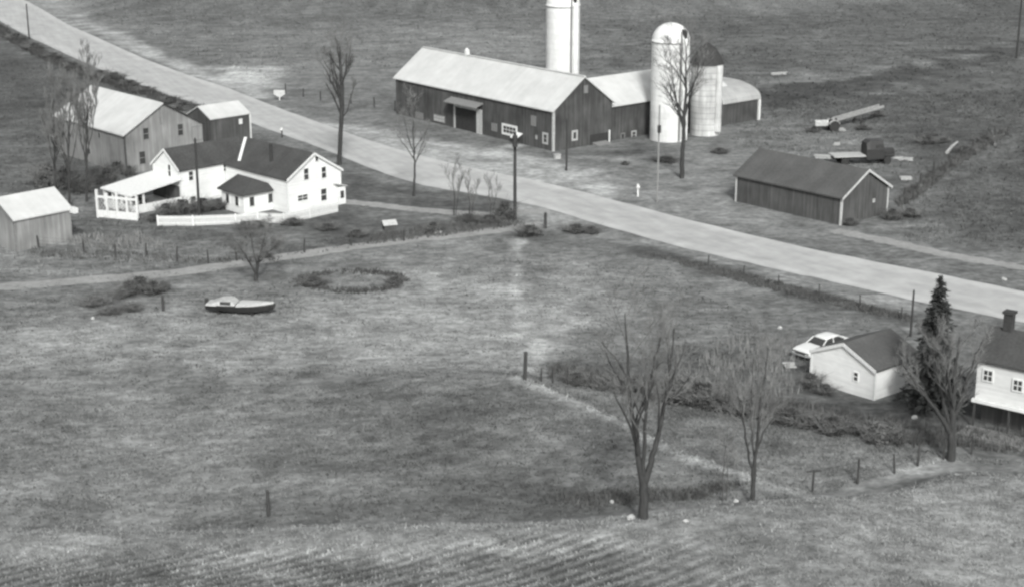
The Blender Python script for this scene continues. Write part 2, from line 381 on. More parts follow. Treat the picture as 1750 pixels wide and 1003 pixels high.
for sc_, lo, hi, stx, fm, dt_ in ((.4, .80, 1.20, .6, .32, 3), (1.5, .76, 1.25, .72, .36, 2.5), (4., .82, 1.2, .7, .32, 4)):
    mp = N.new('ShaderNodeMapping'); mp.inputs['Scale'].default_value = (stx, 1, 1); L.new(tc.outputs['Object'], mp.inputs[0])
    no = N.new('ShaderNodeTexNoise'); no.inputs['Scale'].default_value = sc_; no.inputs['Detail'].default_value = dt_; no.inputs['Roughness'].default_value = .55
    L.new(mp.outputs[0], no.inputs['Vector'])
    mr = N.new('ShaderNodeMapRange'); mr.inputs['From Min'].default_value = fm; mr.inputs['From Max'].default_value = 1-fm
    mr.inputs['To Min'].default_value = lo; mr.inputs['To Max'].default_value = hi; L.new(no.outputs['Fac'], mr.inputs['Value'])
    if val is None: val = mr.outputs[0]
    else:
        q = N.new('ShaderNodeMath'); q.operation = 'MULTIPLY'; L.new(val, q.inputs[0]); L.new(mr.outputs[0], q.inputs[1]); val = q.outputs[0]
# stubble rows
dn = N.new('ShaderNodeVectorMath'); dn.operation = 'DOT_PRODUCT'; L.new(tc.outputs['Object'], dn.inputs[0]); dn.inputs[1].default_value = (-math.sin(ROWDIR), math.cos(ROWDIR), 0)
nw = N.new('ShaderNodeTexNoise'); nw.inputs['Scale'].default_value = .5; L.new(tc.outputs['Object'], nw.inputs['Vector'])
def mth(op, a, c):
    q = N.new('ShaderNodeMath'); q.operation = op
    for i, e in enumerate((a, c)):
        if isinstance(e, (int, float)): q.inputs[i].default_value = e
        else: L.new(e, q.inputs[i])
    return q.outputs[0]
ph = mth('ADD', mth('MULTIPLY', dn.outputs['Value'], 2*math.pi/0.86), mth('MULTIPLY', nw.outputs['Fac'], 1.5))
ra = N.new('ShaderNodeAttribute'); ra.attribute_name = 'rows'
val = mth('MULTIPLY', val, mth('ADD', 1., mth('MULTIPLY', mth('MULTIPLY', mth('SINE', ph, 0), ra.outputs['Fac']), .48)))
vs_ = N.new('ShaderNodeVectorMath'); vs_.operation = 'SCALE'; L.new(at.outputs['Color'], vs_.inputs[0]); L.new(val, vs_.inputs['Scale'])
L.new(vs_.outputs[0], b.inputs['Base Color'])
bn = N.new('ShaderNodeBump'); bn.inputs['Strength'].default_value = .35; bn.inputs['Distance'].default_value = .12; L.new(val, bn.inputs['Height']); L.new(bn.outputs[0], b.inputs['Normal'])
me.materials.append(gm); ground = bpy.data.objects.new('ground', me); COL.objects.link(ground); struct(ground)

# ------------------------------------------------------------------ road and lanes
def interp_px(pl, n):
    pl = np.array(pl, float); s = np.r_[0, np.cumsum(np.hypot(*np.diff(pl, axis=0).T))]; q = np.linspace(0, s[-1], n)
    x, y = np.interp(q, s, pl[:,0]), np.interp(q, s, pl[:,1])
    for _ in range(int(n*.03)+1):
        x[1:-1] = (x[:-2]+2*x[1:-1]+x[2:])/4; y[1:-1] = (y[:-2]+2*y[1:-1]+y[2:])/4
    return np.stack([x, y], -1)
def strip(name, A, B, m, lift=.02, jit=.15, n=240, cross=5, prof=None):
    A, B = interp_px(A, n), interp_px(B, n); vs, fs = [], []
    for i in range(n):
        j1, j2 = (vnoise(i*.35, 1.5, 1, 40)-.5)*2*jit, (vnoise(i*.35, 7.5, 1, 41)-.5)*2*jit
        d = B[i]-A[i]; u = d/np.hypot(*d)
        a, bb = A[i]+u*j1, B[i]+u*j2
        for k in range(cross):
            q = a+(bb-a)*k/(cross-1); vs.append((q[0], q[1], float(hgt(q[0], q[1]))+lift))
    for i in range(n-1):
        for k in range(cross-1):
            o = i*cross+k; fs.append((o, o+1, o+cross+1, o+cross))
    mb = MB(); mb.add(vs, fs); o = mb.build(name, m, normals=False)
    if prof is not None:
        al = np.zeros((n, cross))
        for i in range(n): al[i] = .355*np.array(prof)*(1+.10*(vnoise(i*.12, 3.3, 1, 50)-.5)+.16*(vnoise(np.full(cross, i*.5), np.arange(cross)*1.7, 1, 51)-.5))
        ca = o.data.color_attributes.new('tone', 'FLOAT_COLOR', 'POINT'); T = al.ravel(); ca.data.foreach_set('color', np.stack([T*.985, T, T*.985, np.ones_like(T)], -1).astype(np.float32).ravel())
    return struct(o)
top = [(-120,-75),(0,-16),(40,0),(70,15),(123,46),(186,75),(251,103),(327,131),(390,151),(440,171),(500,194),(560,215),(617,236),(707,264),(800,286),(890,304),(960,319),(1030,337),(1100,356),(1200,382),(1357,420),(1514,451),(1593,467),(1750,498),(1950,536)]
bot = [(-120,-20),(0,37),(50,66),(100,88),(163,116),(219,138),(277,160),(340,180),(400,200),(470,226),(540,250),(592,272),(662,299),(715,316),(784,328),(889,346),(940,358),(999,377),(1053,393),(1130,413),(1200,432),(1326,460),(1451,488),(1555,512),(1609,525),(1750,552),(1950,592)]
strip('road', [U(*p) for p in top], [U(*p) for p in bot], 'road', .02, .34, 520, 13, (1.10,1.13,1.02,.95,1.0,1.02,.97,1.02,1.0,.95,1.03,1.12,1.02))
def lane(name, px, w, m='gravel', lift=.012, jit=.25):
    c = interp_px([U(*p) for p in px], 160); d = np.gradient(c, axis=0); nrm = np.stack([-d[:,1], d[:,0]], -1)/np.hypot(*d.T)[:,None]
    return strip(name, c+nrm*w/2, c-nrm*w/2, m, lift, jit, 160, 4)
def tracks(px, w):
    c = interp_px([U(*p) for p in px], 160)
    ZONES.append((c, a_(150), .8, .55, .6, w))
lane('farm_lane', [(-60,494),(40,488),(120,481),(210,474),(300,466),(370,456),(480,440),(600,423),(700,410),(800,400),(870,391),(930,382)], 2.3)
lane('driveway', [(575,343),(640,350),(700,357),(770,363),(850,367),(900,362),(940,362)], 1.9)
lane('field_lane', [(1425,394),(1520,413),(1620,436),(1760,460),(1900,485)], 2.0, jit=.35)

# ------------------------------------------------------------------ buildings
class Gable:
    """a gabled block: near corner at px-fitted x, y; th = direction of the ridge away from the near gable; side = which way the gable runs"""
    def __init__(s, name, label, cat, q, side, parent=None, inset=.28, wall='barn', roof='metalr', rt=.14, roof2=None, group=None):
        s.x, s.y, s.th, s.L, s.W, s.h, s.r = q; s.sd = side
        s.fr = Matrix.Translation((s.x, s.y, 0)) @ Matrix.Rotation(s.th, 4, 'Z'); s.inv = s.fr.inverted()
        s.o = parent or thing(name, label, cat, (s.x, s.y, 0), s.th, group); s.i = inset
        i, L, Wd, h, r = inset, s.L, s.W, s.h, s.r; sl = (r-h)/(Wd/2)
        s.zl = lambda t_: h+sl*min(t_, Wd-t_)-rt*.6
        prof = [(i,-.4),(Wd-i,-.4),(Wd-i,s.zl(Wd-i)),(Wd/2,s.zl(Wd/2)),(i,s.zl(i))]
        MB().prism([s.p(i, t_, z) for t_, z in prof], s.p(L-2*i, 0, 0)).build('wall', wall, s.o, s.fr)
        a = MB()
        for k, (t0, t1, z0, z1) in enumerate(((0, Wd/2, h, r), (Wd, Wd/2, h, r))):
            mm = roof if k == 0 or not roof2 else roof2
            mb = MB(); mb.hexa([s.p(0,t0,z0-rt), s.p(L,t0,z0-rt), s.p(L,t1,z1-rt), s.p(0,t1,z1-rt), s.p(0,t0,z0), s.p(L,t0,z0), s.p(L,t1,z1), s.p(0,t1,z1)])
            if roof2: mb.build('roof', mm, s.o, s.fr)
            else: a.v, a.f = (a.v+mb.v, a.f+[tuple(j+len(a.v) for j in f) for f in mb.f])
        if not roof2: a.build('roof', roof, s.o, s.fr)
    def p(s, a, t, z): return Vector((a, s.sd*t, z))
    def hit(s, face, x, y):
        """(along, height) where the ray of a photo pixel meets a face: 'front' t=0, 'gable' s=0"""
        o = s.inv @ Vector((0, 0, CAMH)); d = s.inv.to_3x3() @ Vector(ray(x, y))
        if face == 'front': k = (s.sd*s.i-o.y)/d.y; q = o+d*k; return q.x, q.z
        k = (s.i-o.x)/d.x; q = o+d*k; return q.y*s.sd, q.z
    def fbox(s, face, u0, u1, z0, z1, out0, out1, mb=None):
        mb = mb or MB()
        if face == 'front': c = [(u0, s.i-out0), (u1, s.i-out0), (u1, s.i-out1), (u0, s.i-out1)]
        else: c = [(s.i-out0, u0), (s.i-out0, u1), (s.i-out1, u1), (s.i-out1, u0)]
        return mb.hexa([s.p(a, t, z0) for a, t in c]+[s.p(a, t, z1) for a, t in c])
    def window(s, face, x, y, w, h, fr='white', fw=.09, muntin=1, pane='glass', name='window'):
        u, z = s.hit(face, x, y); u0, u1, z0, z1 = u-w/2, u+w/2, z-h/2, z+h/2
        f = MB()
        for a, b, c, d in ((u0-fw, u1+fw, z0-fw, z0), (u0-fw, u1+fw, z1, z1+fw), (u0-fw, u0, z0, z1), (u1, u1+fw, z0, z1)): s.fbox(face, a, b, c, d, -.05, .06, f)
        if muntin: s.fbox(face, u0, u1, z-.03, z+.03, -.05, .045, f)
        if muntin > 1: s.fbox(face, (u0+u1)/2-.025, (u0+u1)/2+.025, z0, z1, -.05, .04, f)
        if muntin > 2:
            for k in (1, 3): q = u0+(u1-u0)*k/4; s.fbox(face, q-.025, q+.025, z0, z1, -.05, .04, f)
        wo = f.build(name, fr, s.o, s.fr); s.fbox(face, u0, u1, z0, z1, -.06, .025).build('pane', pane, wo, s.fr); return wo
    def trim(s, rake=True, corners=(0, 1), m='white', w=.2, back=False):
        i = s.i; Wd = s.W; z0, z1 = -.3, s.zl(i)-.02
        def L_(ax, ay, sx, sy):      # an L-shaped board round an outside corner
            pl = [(ax,ay),(ax+sx*w,ay),(ax+sx*w,ay+sy*.05),(ax+sx*.05,ay+sy*.05),(ax+sx*.05,ay+sy*w),(ax,ay+sy*w)]
            MB().prism([s.p(a, t, z0) for a, t in pl], (0, 0, z1-z0)).build('corner_board', m, s.o, s.fr)
        if 0 in corners: L_(i-.04, i-.04, 1, 1)
        if 1 in corners: L_(i-.04, Wd-i+.04, 1, -1)
        if 2 in corners: L_(s.L-i+.04, i-.04, -1, 1)
        if rake:
            rw = .24
            for t0, t1 in ((0, Wd/2), (Wd, Wd/2)):
                f = MB().hexa([s.p(-.05, t0, s.h-rw), s.p(-.05, t1, s.r-rw), s.p(-.003, t1, s.r-rw), s.p(-.003, t0, s.h-rw), s.p(-.05, t0, s.h+.03), s.p(-.05, t1, s.r+.03), s.p(-.003, t1, s.r+.03), s.p(-.003, t0, s.h+.03)])
                f.build('rake_board', m, s.o, s.fr)
    def roofhit(s, x, y):
        """where a photo pixel meets the front roof slope (world), and its distance"""
        o = s.inv @ Vector((0, 0, CAMH)); d = s.inv.to_3x3() @ Vector(ray(x, y)); sl = (s.r-s.h)/(s.W/2)
        k = (s.h+sl*o.y*s.sd-o.z)/(d.z-sl*d.y*s.sd); return s.fr @ (o+d*k), k

# --- main barn
barn = Gable('barn', 'long dark board barn with white metal roof standing beside the road', 'barn', (5.2,198.74,R(129.3),35,10.67,5.19,9.09), -1)
barn.trim(False, (0,), 'oldwh', .28)
u0, z0 = barn.hit('front', 779, 232); u1, z1 = barn.hit('front', 815, 203)
ub = max(u0, u1); ua = min(u0, u1); zt = max(barn.hit('front', 797, 198)[1], 3.0)
barn.fbox('front', ua, ub, -.1, zt, -.02, .03).build('door_opening', 'black', barn.o, barn.fr)
f = MB(); barn.fbox('front', ub, ub+.32, -.1, zt+.35, -.02, .10, f); barn.fbox('front', ua-.32, ua, -.1, zt+.35, -.02, .10, f); barn.fbox('front', ua, ub, zt, zt+.35, -.02, .10, f)
barn.fbox('front', ua-1.15, ua-.34, -.1, zt+.3, -.02, .06, f)
f.build('door_frame', 'oldwh', barn.o, barn.fr)
f = MB(); a0, a1 = ua-1.4, ub+.9; zz = zt+1.25
f.hexa([barn.p(a0,.3,zz-.1), barn.p(a1,.3,zz-.1), barn.p(a1,-1.1,zt+.62), barn.p(a0,-1.1,zt+.62), barn.p(a0,.3,zz), barn.p(a1,.3,zz), barn.p(a1,-1.1,zt+.74), barn.p(a0,-1.1,zt+.74)])
f.build('door_hood', 'midwd', barn.o, barn.fr)
barn.window('front', 751, 203, 2.4, .8, 'midwd', .1, 3, 'oldwh')
barn.window('front', 717, 198, 1.6, .7, 'midwd', .1, 2, 'midwd')
barn.window('front', 845, 218, 1.0, .9, 'midwd', .08, 2, 'midwd')
barn.window('front', 871, 223, 2.6, .9, 'white', .28, 3)
u, z = barn.hit('front', 889, 235); f = MB()
f.hexa([barn.p(u-.5,.3,z+.5), barn.p(u+.9,.3,z+.5), barn.p(u+.9,-.7,z-.05), barn.p(u-.5,-.7,z-.05), barn.p(u-.5,.3,z+.58), barn.p(u+.9,.3,z+.58), barn.p(u+.9,-.7,z+.03), barn.p(u-.5,-.7,z+.03)])
f.build('small_hood', 'white', barn.o, barn.fr)
barn.window('front', 912, 207, .75, 1.1, 'midwd', .12, 1, 'midwd')
barn.window('front', 932, 237, .6, 1.0, 'oldwh', .24, 1)
barn.window('front', 917, 235, .3, .5, 'midwd', .06, 0, 'oldwh')
barn.window('gable', 982, 232, .5, .85, 'oldwh', .25, 0)
barn.window('gable', 1001, 153, .5, .8, 'midwd', .1, 0, 'midwd')
u0, z0 = barn.hit('gable', 1008, 250); u1, z1 = barn.hit('gable', 1040, 226)
barn.fbox('gable', min(u0,u1), max(u0,u1), -.1, z1, -.02, .03).build('stable_door', 'black', barn.o, barn.fr)
ub = max(u0, u1); f = MB(); barn.fbox('gable', ub, ub+.22, -.1, z1+.25, -.02, .09, f); f.build('door_post', 'white', barn.o, barn.fr)
f = MB(); uu = (u0+u1)/2; f.hexa([barn.p(.25,uu-1.2,-.1), barn.p(.25,uu+1.2,-.1), barn.p(-.9,uu+1.2,-.1), barn.p(-.9,uu-1.2,-.1), barn.p(.25,uu-1.2,.3), barn.p(.25,uu+1.2,.3), barn.p(-.9,uu+1.2,.06), barn.p(-.9,uu-1.2,.06)]); f.build('ramp', 'midwd', barn.o, barn.fr)
f = MB(); f.box(barn.p(24.6, barn.W/2, barn.r+.3), (.5,.5,.7)); f.lathe([(.36,barn.r+.66),(.02,barn.r+1.0)], 10, (24.6, -barn.W/2)); f.build('roof_vent', 'white', barn.o, barn.fr)
f = MB(); f.box(barn.p(17.5, barn.W/2, barn.r+.02), (34.9,.42,.09)); f.build('ridge_cap', 'metalr', barn.o, barn.fr)

# --- wing behind the barn and the arched barn beyond
wing_a = R(40.2)
wo_ = Vector((13.5-math.cos(wing_a)*3.6-.2, 205.5-math.sin(wing_a)*3.6+.55, 0))
wing = Gable('barn_wing', 'dark board barn wing with white roof half hidden behind the silos', 'barn', (wo_.x, wo_.y, wing_a, 22.3+3.6, 10.0, 4.6, 7.65), 1, wall='barn')
wing.window('front', 1083, 231, .6, .8, 'oldwh', .16, 1)
wing.window('front', 1064, 234, .5, .7, 'midwd', .14, 0)
go = thing('arched_barn', 'low barn with curved grey roof at the far end behind the stained silo', 'barn', (34.83, 221.08, 0), R(39.3))
zE, Lg, Wg, rg = 3.0, 7.5, 12, 2.15
prof = [(Wg/2-(Wg/2)*math.cos(math.pi*k/14), zE+rg*math.sin(math.pi*k/14)**.9) for k in range(15)]
mb = MB(); mb.prism([(-Lg, .25, -.3), (-Lg, Wg-.25, -.3)]+[(-Lg, min(max(t_, .25), Wg-.25), z-.12) for t_, z in prof[::-1]], (Lg-.2, 0, 0)); mb.build('wall', 'barn', go)
mb = MB(); mb.prism([(-Lg-.1, t_, z) for t_, z in prof]+[(-Lg-.1, Wg/2+(t_-Wg/2)*.98, z-.14) for t_, z in prof[::-1]], (Lg+.2, 0, 0)); mb.build('roof', 'metalg', go)
mb = MB(); mb.box((-.1, .16, zE/2-.15), (.34, .34, zE+.1)); mb.build('corner_board', 'white', go)

# --- silos
CH = R(-45)
def silo(label, x, ybase, wpx, ytop_wall, kind, m, roofm, capx=None):
    p = P(x, ybase); r = wpx/2/SC(p); zt = ZAT((p.x, p.y-r, 0), ytop_wall)
    o = thing('silo', label, 'silo', p)
    MB().lathe([(r, -.3), (r, zt)], 48).build('wall', m, o, smooth=False)
    hb = MB()
    z = .8
    while z < zt-.3:
        hb.lathe([(r+.004, z-.02), (r+.022, z-.02), (r+.022, z+.02), (r+.004, z+.02)], 48, cap=False); z += .76
    hb.build('hoop', 'midwd' if m == 'silo3' else m, o)
    if kind == 'dome':
        pr = [(r+.06, zt-.06), (r+.06, zt+.10)]+[(r*math.cos(k/10*math.pi/2), zt+.10+r*.92*math.sin(k/10*math.pi/2)) for k in range(0, 10)]+[(.01, zt+.1+r*.92)]
        MB().lathe(pr, 40).build('dome', roofm, o, smooth=True)
        MB().lathe([(r+.07, zt-.12), (r+.10, zt-.12), (r+.10, zt-.02), (r+.07, zt-.02)], 48, cap=False).build('dome_ring', 'midwd', o)
    else:
        pr = [(r+.25, zt-.05), (r+.25, zt+.02), (r*.97, zt+.7), (r*.55, zt+2.0), (.06, zt+2.75), (.01, zt+2.8)]
        MB().lathe(pr, 24).build('cap', roofm, o)
    ch = MB(); cw = .52; cx, cy = math.cos(CH), math.sin(CH); n = 10
    ring = lambda z: [(cx*(r+.55*math.cos(a))-cy*cw*math.sin(a), cy*(r+.55*math.cos(a))+cx*cw*math.sin(a), z) for a in [(-math.pi/2)+math.pi*k/n for k in range(n+1)]]+[(cx*(r-.1)-cy*.4, cy*(r-.1)+cx*.4, z), (cx*(r-.1)+cy*.4, cy*(r-.1)-cx*.4, z)]
    ztop = zt+(.3 if kind == 'dome' else -.1)
    ch.loft([ring(.6), ring(ztop)]); ch.build('chute', m, o, smooth=False)
    if kind == 'dome':
        rr = r*.80; c = Vector((math.cos(CH)*rr, math.sin(CH)*rr, zt+r*.42))
        hb = MB(); hb.loft([[(px_, .36*math.cos(a), .62*math.sin(a)) for a in [2*math.pi*k/14 for k in range(14)]] for px_ in (-.4, .45)])
        hb.build('hatch', 'black', o).matrix_basis = Matrix.Translation(c) @ Matrix.Rotation(CH, 4, 'Z')
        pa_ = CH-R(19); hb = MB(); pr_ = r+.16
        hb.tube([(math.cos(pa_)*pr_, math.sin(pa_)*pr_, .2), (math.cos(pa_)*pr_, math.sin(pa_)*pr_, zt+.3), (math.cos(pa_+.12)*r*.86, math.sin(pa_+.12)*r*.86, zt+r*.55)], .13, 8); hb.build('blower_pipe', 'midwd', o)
    return o, p, r, zt
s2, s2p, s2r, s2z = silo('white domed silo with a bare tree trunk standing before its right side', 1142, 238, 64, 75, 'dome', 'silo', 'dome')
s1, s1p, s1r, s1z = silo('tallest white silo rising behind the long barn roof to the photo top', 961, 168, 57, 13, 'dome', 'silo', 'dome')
s3, s3p, s3r, s3z = silo('stained grey silo with dark pointed cap, right of the domed one', 1204, 229, 52, 112, 'cap', 'silo3', 'scap')

# --- dark shed at right
shed = Gable('equipment_shed', 'low dark shed with white corner and gable trim near the road', 'shed', (34.25,160.56,R(131.2),15,8.6,3.0,5.45), -1, wall='shedw', roof='shing2')
shed.trim(True, (0, 1, 2), 'trimw', .2)
shed.window('gable', 1493, 343, .28, .3, 'oldwh', .05, 0, 'oldwh')
shed.window('gable', 1497, 302, .5, .45, 'shedw', .05, 0, 'black')
# --- white garage
gar = Gable('garage', 'small white garage with grey roof and one little gable window', 'garage', (26.45,108.95,R(39.7),5.6,6.25,2.36,3.72), 1, wall='clap', roof='shing2', inset=.12)
gar.window('gable', 1463, 643, .36, .62, 'clap', .07, 1)
gar.trim(True, (0, 1), 'white', .14)
# --- big left barn
lb = Gable('board_barn', 'tall grey board barn with pale roof behind the white farmhouse', 'barn', (-45.96,185.26,R(132.2),17.85,11.25,4.75,8.0), -1, wall='barnlt', roof='metalr', roof2='shing')
lb.window('gable', 249, 229, .7, 1.35, 'barnlt', .1, 1); lb.window('gable', 308, 222, .7, 1.35, 'barnlt', .1, 1); lb.window('gable', 243, 270, .75, 1.5, 'barnlt', .1, 1)
lb.window('gable', 277, 206, .4, .7, 'barnlt', .05, 0, 'barnlt'); lb.window('gable', 337, 228, 1.3, 1.6, 'midwd', .08, 0, 'barnlt', 'door')
lb.window('front', 170, 232, .5, .6, 'barnlt', .08, 0); lb.window('front', 153, 259, .5, .6, 'barnlt', .08, 0)
lb.trim(False, (0,), 'shedw', .18)
# --- small dark shed by the road with a white roof
sp = P(362, 262)
zE = ZAT(sp, 204)
rs = Gable('roadside_shed', 'small dark shed with white roof between the grey barn and the road', 'shed', (sp.x, sp.y, R(44), 6.2, 5.4, zE, zE+1.3), 1, wall='shedw', roof='metalr', inset=.15)
rs.window('front', 411, 208, .35, .5, 'white', .08, 0, 'white')
rs.trim(False, (0,), 'shedw', .12)
f = MB(); f.box(rs.p(6.12, .08, zE/2-.2), (.14,.14,zE+.2)); f.build('corner_board', 'white', rs.o, rs.fr)
# --- shed at the lower left corner
sp = P(27, 432); zE = ZAT(sp, 377)
ls = Gable('garden_shed', 'grey shed with pale worn roof cut off by the left photo edge', 'shed', (sp.x, sp.y, R(47), 6.7, 6.4, zE, zE+1.75), 1, wall='barnlt', roof='metalr', inset=.2)
ls.trim(True, (0,), 'midwd', .16)
f = MB(); f.box(ls.p(6.6, -.25, zE-.1), (.5,.9,.5)); f.build('eave_box', 'white', ls.o, ls.fr)

# --- farmhouse: two wings, porches
rw = Gable('farmhouse', 'white clapboard farmhouse with dark roofs, porches and two crossing wings', 'house', (-24.04,165.84,R(135.1),11.6,7.73,3.75,6.15), -1, wall='clap', roof='shing', inset=.2)
H = rw.o
lw = Gable('w', '', '', (-36.3,169.77,R(45.1),9.6,5.6,3.9,5.95), 1, parent=H, wall='clap', roof='shing', inset=.2)
rw.trim(True, (0, 1), 'white', .16); lw.trim(True, (0, 1), 'white', .16)
rw.window('gable', 523, 298, .6, 1.2, 'clap', .08, 1); rw.window('gable', 553, 295, .6, 1.2, 'clap', .08, 1)
rw.window('gable', 553, 333, .75, 1.3, 'clap', .1, 1); rw.window('gable', 541, 272, .4, .5, 'clap', .06, 0); rw.window('gable', 517, 338, 1.3, .6, 'clap', .08, 2)
lw.window('front', 326, 301, .55, 1.0, 'clap', .08, 1); lw.window('front', 385, 287, .5, .7, 'clap', .08, 1); lw.window('front', 330, 345, .7, 1.2, 'clap', .08, 1)
lw.window('gable', 290, 292, .5, 1.3, 'clap', .06, 1)
# valley flashing: pale strip where the two roofs meet
va, vb = PV(419, 232, 176.5), None
A3 = min(rw.roofhit(420, 237), lw.roofhit(420, 237), key=lambda q: q[1])[0]+Vector((0,-.1,.12))
B3 = min(rw.roofhit(409, 277), lw.roofhit(409, 277), key=lambda q: q[1])[0]+Vector((0,-.1,.12))
d = (B3-A3); nrm = Vector((d.y, -d.x, 0)).normalized()*.16; mb = MB()
mb.hexa([q-H.location for q in (A3-nrm, A3+nrm, B3+nrm, B3-nrm, A3-nrm+Vector((0,0,.06)), A3+nrm+Vector((0,0,.06)), B3+nrm+Vector((0,0,.06)), B3-nrm+Vector((0,0,.06)))])
mb.build('valley_flashing', 'white', H, Matrix.Translation(H.location))
cp = PV(464, 283, 170.5); mb = MB(); mb.tube([(0,0,-.8), (0,0,2.3)], .17, 8); mb.tube([(0,0,2.3), (0,0,2.5)], [.28,.05], 8); mb.build('stovepipe', 'iron', H, Matrix.Translation(cp))
# enclosed porch in the corner of the wings
pc = P(441, 362); fr = Matrix.Translation(pc) @ Matrix.Rotation(R(133), 4, 'Z')
pw, pl_, ph = 4.6, 4.2, ZAT(pc, 327)
mb = MB(); mb.box((pl_/2-.2, -pw/2+1.9, ph/2-.2), (pl_, pw, ph+.2)); mb.build('porch_wall', 'clap', H, fr)
mb = MB(); o_ = .35; x0, x1, y0, y1 = -.2-o_, pl_-.2+o_, -pw+1.9-o_, 1.9+o_
rzt = ph+1.15; mb.add([(x0,y0,ph),(x1,y0,ph),(x1,y1,ph),(x0,y1,ph),(1.3,-.4,rzt),(pl_,-.4,rzt),(x0,y0,ph-.15),(x1,y0,ph-.15),(x1,y1,ph-.15),(x0,y1,ph-.15)], [(0,1,5,4),(1,2,5),(2,3,4,5),(3,0,4),(6,7,1,0),(7,8,2,1),(8,9,3,2),(9,6,0,3),(9,8,7,6)])
mb.build('porch_roof', 'shing', H, fr)
for (xx_, yy_, w_, rz_) in ((-.21, .9, .55, 0), (-.21, -1.5, .55, 0), (1.0, 1.91, .55, 1), (2.8, 1.91, .55, 1)):
    mb = MB(); mb.box((xx_, yy_, ph*.58), (.12, w_+.2, 1.2) if not rz_ else (w_+.2, .12, 1.2)); wo = mb.build('porch_window', 'white', H, fr)
    mb = MB(); mb.box((xx_, yy_, ph*.58), (.16, w_, 1.0) if not rz_ else (w_, .16, 1.0)); mb.build('pane', 'glass', wo, fr)
# open front porch at the left gable
pc = P(222, 366); fr = Matrix.Translation(pc) @ Matrix.Rotation(R(45), 4, 'Z'); ph = ZAT(pc, 334)
pc2 = (fr.inverted() @ Vector((lw.x, lw.y, 0)))
Lp, Wp = max(2.5, pc2.x+.3), 5.2
mb = MB(); mb.hexa([(-.3,-.7,ph-.1),(Lp,-.7,ph+.75),(Lp,Wp,ph+.75),(-.3,Wp,ph-.1),(-.3,-.7,ph+.05),(Lp,-.7,ph+.9),(Lp,Wp,ph+.9),(-.3,Wp,ph+.05)]); mb.build('veranda_roof', 'white', H, fr)
for (cx, cy) in ((0,-.3),(0,1.5),(0,3.2),(0,4.9),(1.6,-.3)):
    mb = MB(); mb.box((cx, cy, ph/2+.05), (.2,.2,ph+.1)); mb.build('porch_post', 'white', H, fr)
mb = MB(); mb.box((Lp/2,(Wp-.7)/2,.15),(Lp,Wp+.3,.3)); mb.box((.02,2.2,.55),(.1,5.0,.7)); mb.box((Lp/2,-.4,.55),(Lp,.1,.7)); mb.build('porch_base', 'white', H, fr)
mb = MB(); mb.box((Lp-.2,(Wp-.7)/2,ph/2),(.15,Wp,ph)); mb.build('porch_back_wall', 'shedw', H, fr)
mb = MB()
for k in range(3): mb.box((-.35-.3*k, .6, .22-.08*k), (.3, 1.3, .3))
mb.build('step', 'white', H, fr)
# side entry at the right corner
pc = P(590, 348); fr = Matrix.Translation(pc) @ Matrix.Rotation(R(135.1), 4, 'Z')
mb = MB(); mb.box((.9, .4, .95), (1.8, 1.0, 2.0)); mb.build('side_entry', 'clap', H, fr)
mb = MB(); mb.hexa([(-.15,-.25,1.93),(1.95,-.25,1.93),(1.95,1.05,2.25),(-.15,1.05,2.25),(-.15,-.25,2.03),(1.95,-.25,2.03),(1.95,1.05,2.35),(-.15,1.05,2.35)]); mb.build('entry_roof', 'oldwh', H, fr)
mb = MB(); mb.box((-.01, .4, 1.1), (.1,.45,.8)); mb.build('entry_window', 'glass', H, fr)
# --- house at the right edge
sp = P(1655, 727); zE = ZAT(sp, 613)
# the near eave wall faces the camera left; fit its direction from the eave line
rh = None
thr = R(-38)
class RH: pass
rho = thing('house', 'white house with dark roof and brick chimney at the right photo edge', 'house', sp, thr)
Lr, Wr, rr_ = 11.0, 5.8, zE+1.75
pz = ZAT(sp, 681)
mb = MB(); mb.prism([(.2,.2,pz),(.2,Wr-.2,pz),(.2,Wr-.2,zE),(.2,Wr/2,rr_-.2),(.2,.2,zE)], (Lr-.4,0,0)); mb.build('wall', 'clap2', rho)
mb = MB(); mb.prism([(.25,1.5,-.4),(.25,Wr-.25,-.4),(.25,Wr-.25,pz),(.25,1.5,pz)], (Lr-.5,0,0)); mb.build('lower_wall', 'shedw', rho)
mb = MB()
for t0, t1 in ((0, Wr/2), (Wr, Wr/2)):
    mb.hexa([(-.1,t0,zE-.12),(Lr,t0,zE-.12),(Lr,t1,rr_-.12),(-.1,t1,rr_-.12),(-.1,t0,zE+.03),(Lr,t0,zE+.03),(Lr,t1,rr_+.03),(-.1,t1,rr_+.03)])
ro = mb.build('roof', 'shing', rho)
mb = MB(); mb.box((1.15, Wr/2, rr_+.2), (.62,.62,1.9)); mb.box((1.15, Wr/2, rr_+1.2), (.8,.8,.18)); ch_ = mb.build('chimney', 'brick', ro)
def rwin(x, y, w, h):
    inv = (Matrix.Translation(sp) @ Matrix.Rotation(thr, 4, 'Z')).inverted(); o = inv @ Vector((0,0,CAMH)); d = inv.to_3x3() @ Vector(ray(x, y)); k = (.2-o.y)/d.y; q = o+d*k
    f = MB()
    for a, b, c, e in ((-w/2-.1, w/2+.1, -h/2-.1, -h/2), (-w/2-.1, w/2+.1, h/2, h/2+.1), (-w/2-.1, -w/2, -h/2, h/2), (w/2, w/2+.1, -h/2, h/2), (-.03, .03, -h/2, h/2), (-w/2, -.03, -.03, .03), (.03, w/2, -.03, .03)):
        f.box((q.x+(a+b)/2, .18, q.z+(c+e)/2), (b-a, .14, e-c))
    wo = f.build('window', 'white', rho); f = MB(); f.box((q.x, .17, q.z), (w, .1, h)); f.build('pane', 'glass', wo)
rwin(1689, 641, .58, .72); rwin(1740, 658, .58, .72)
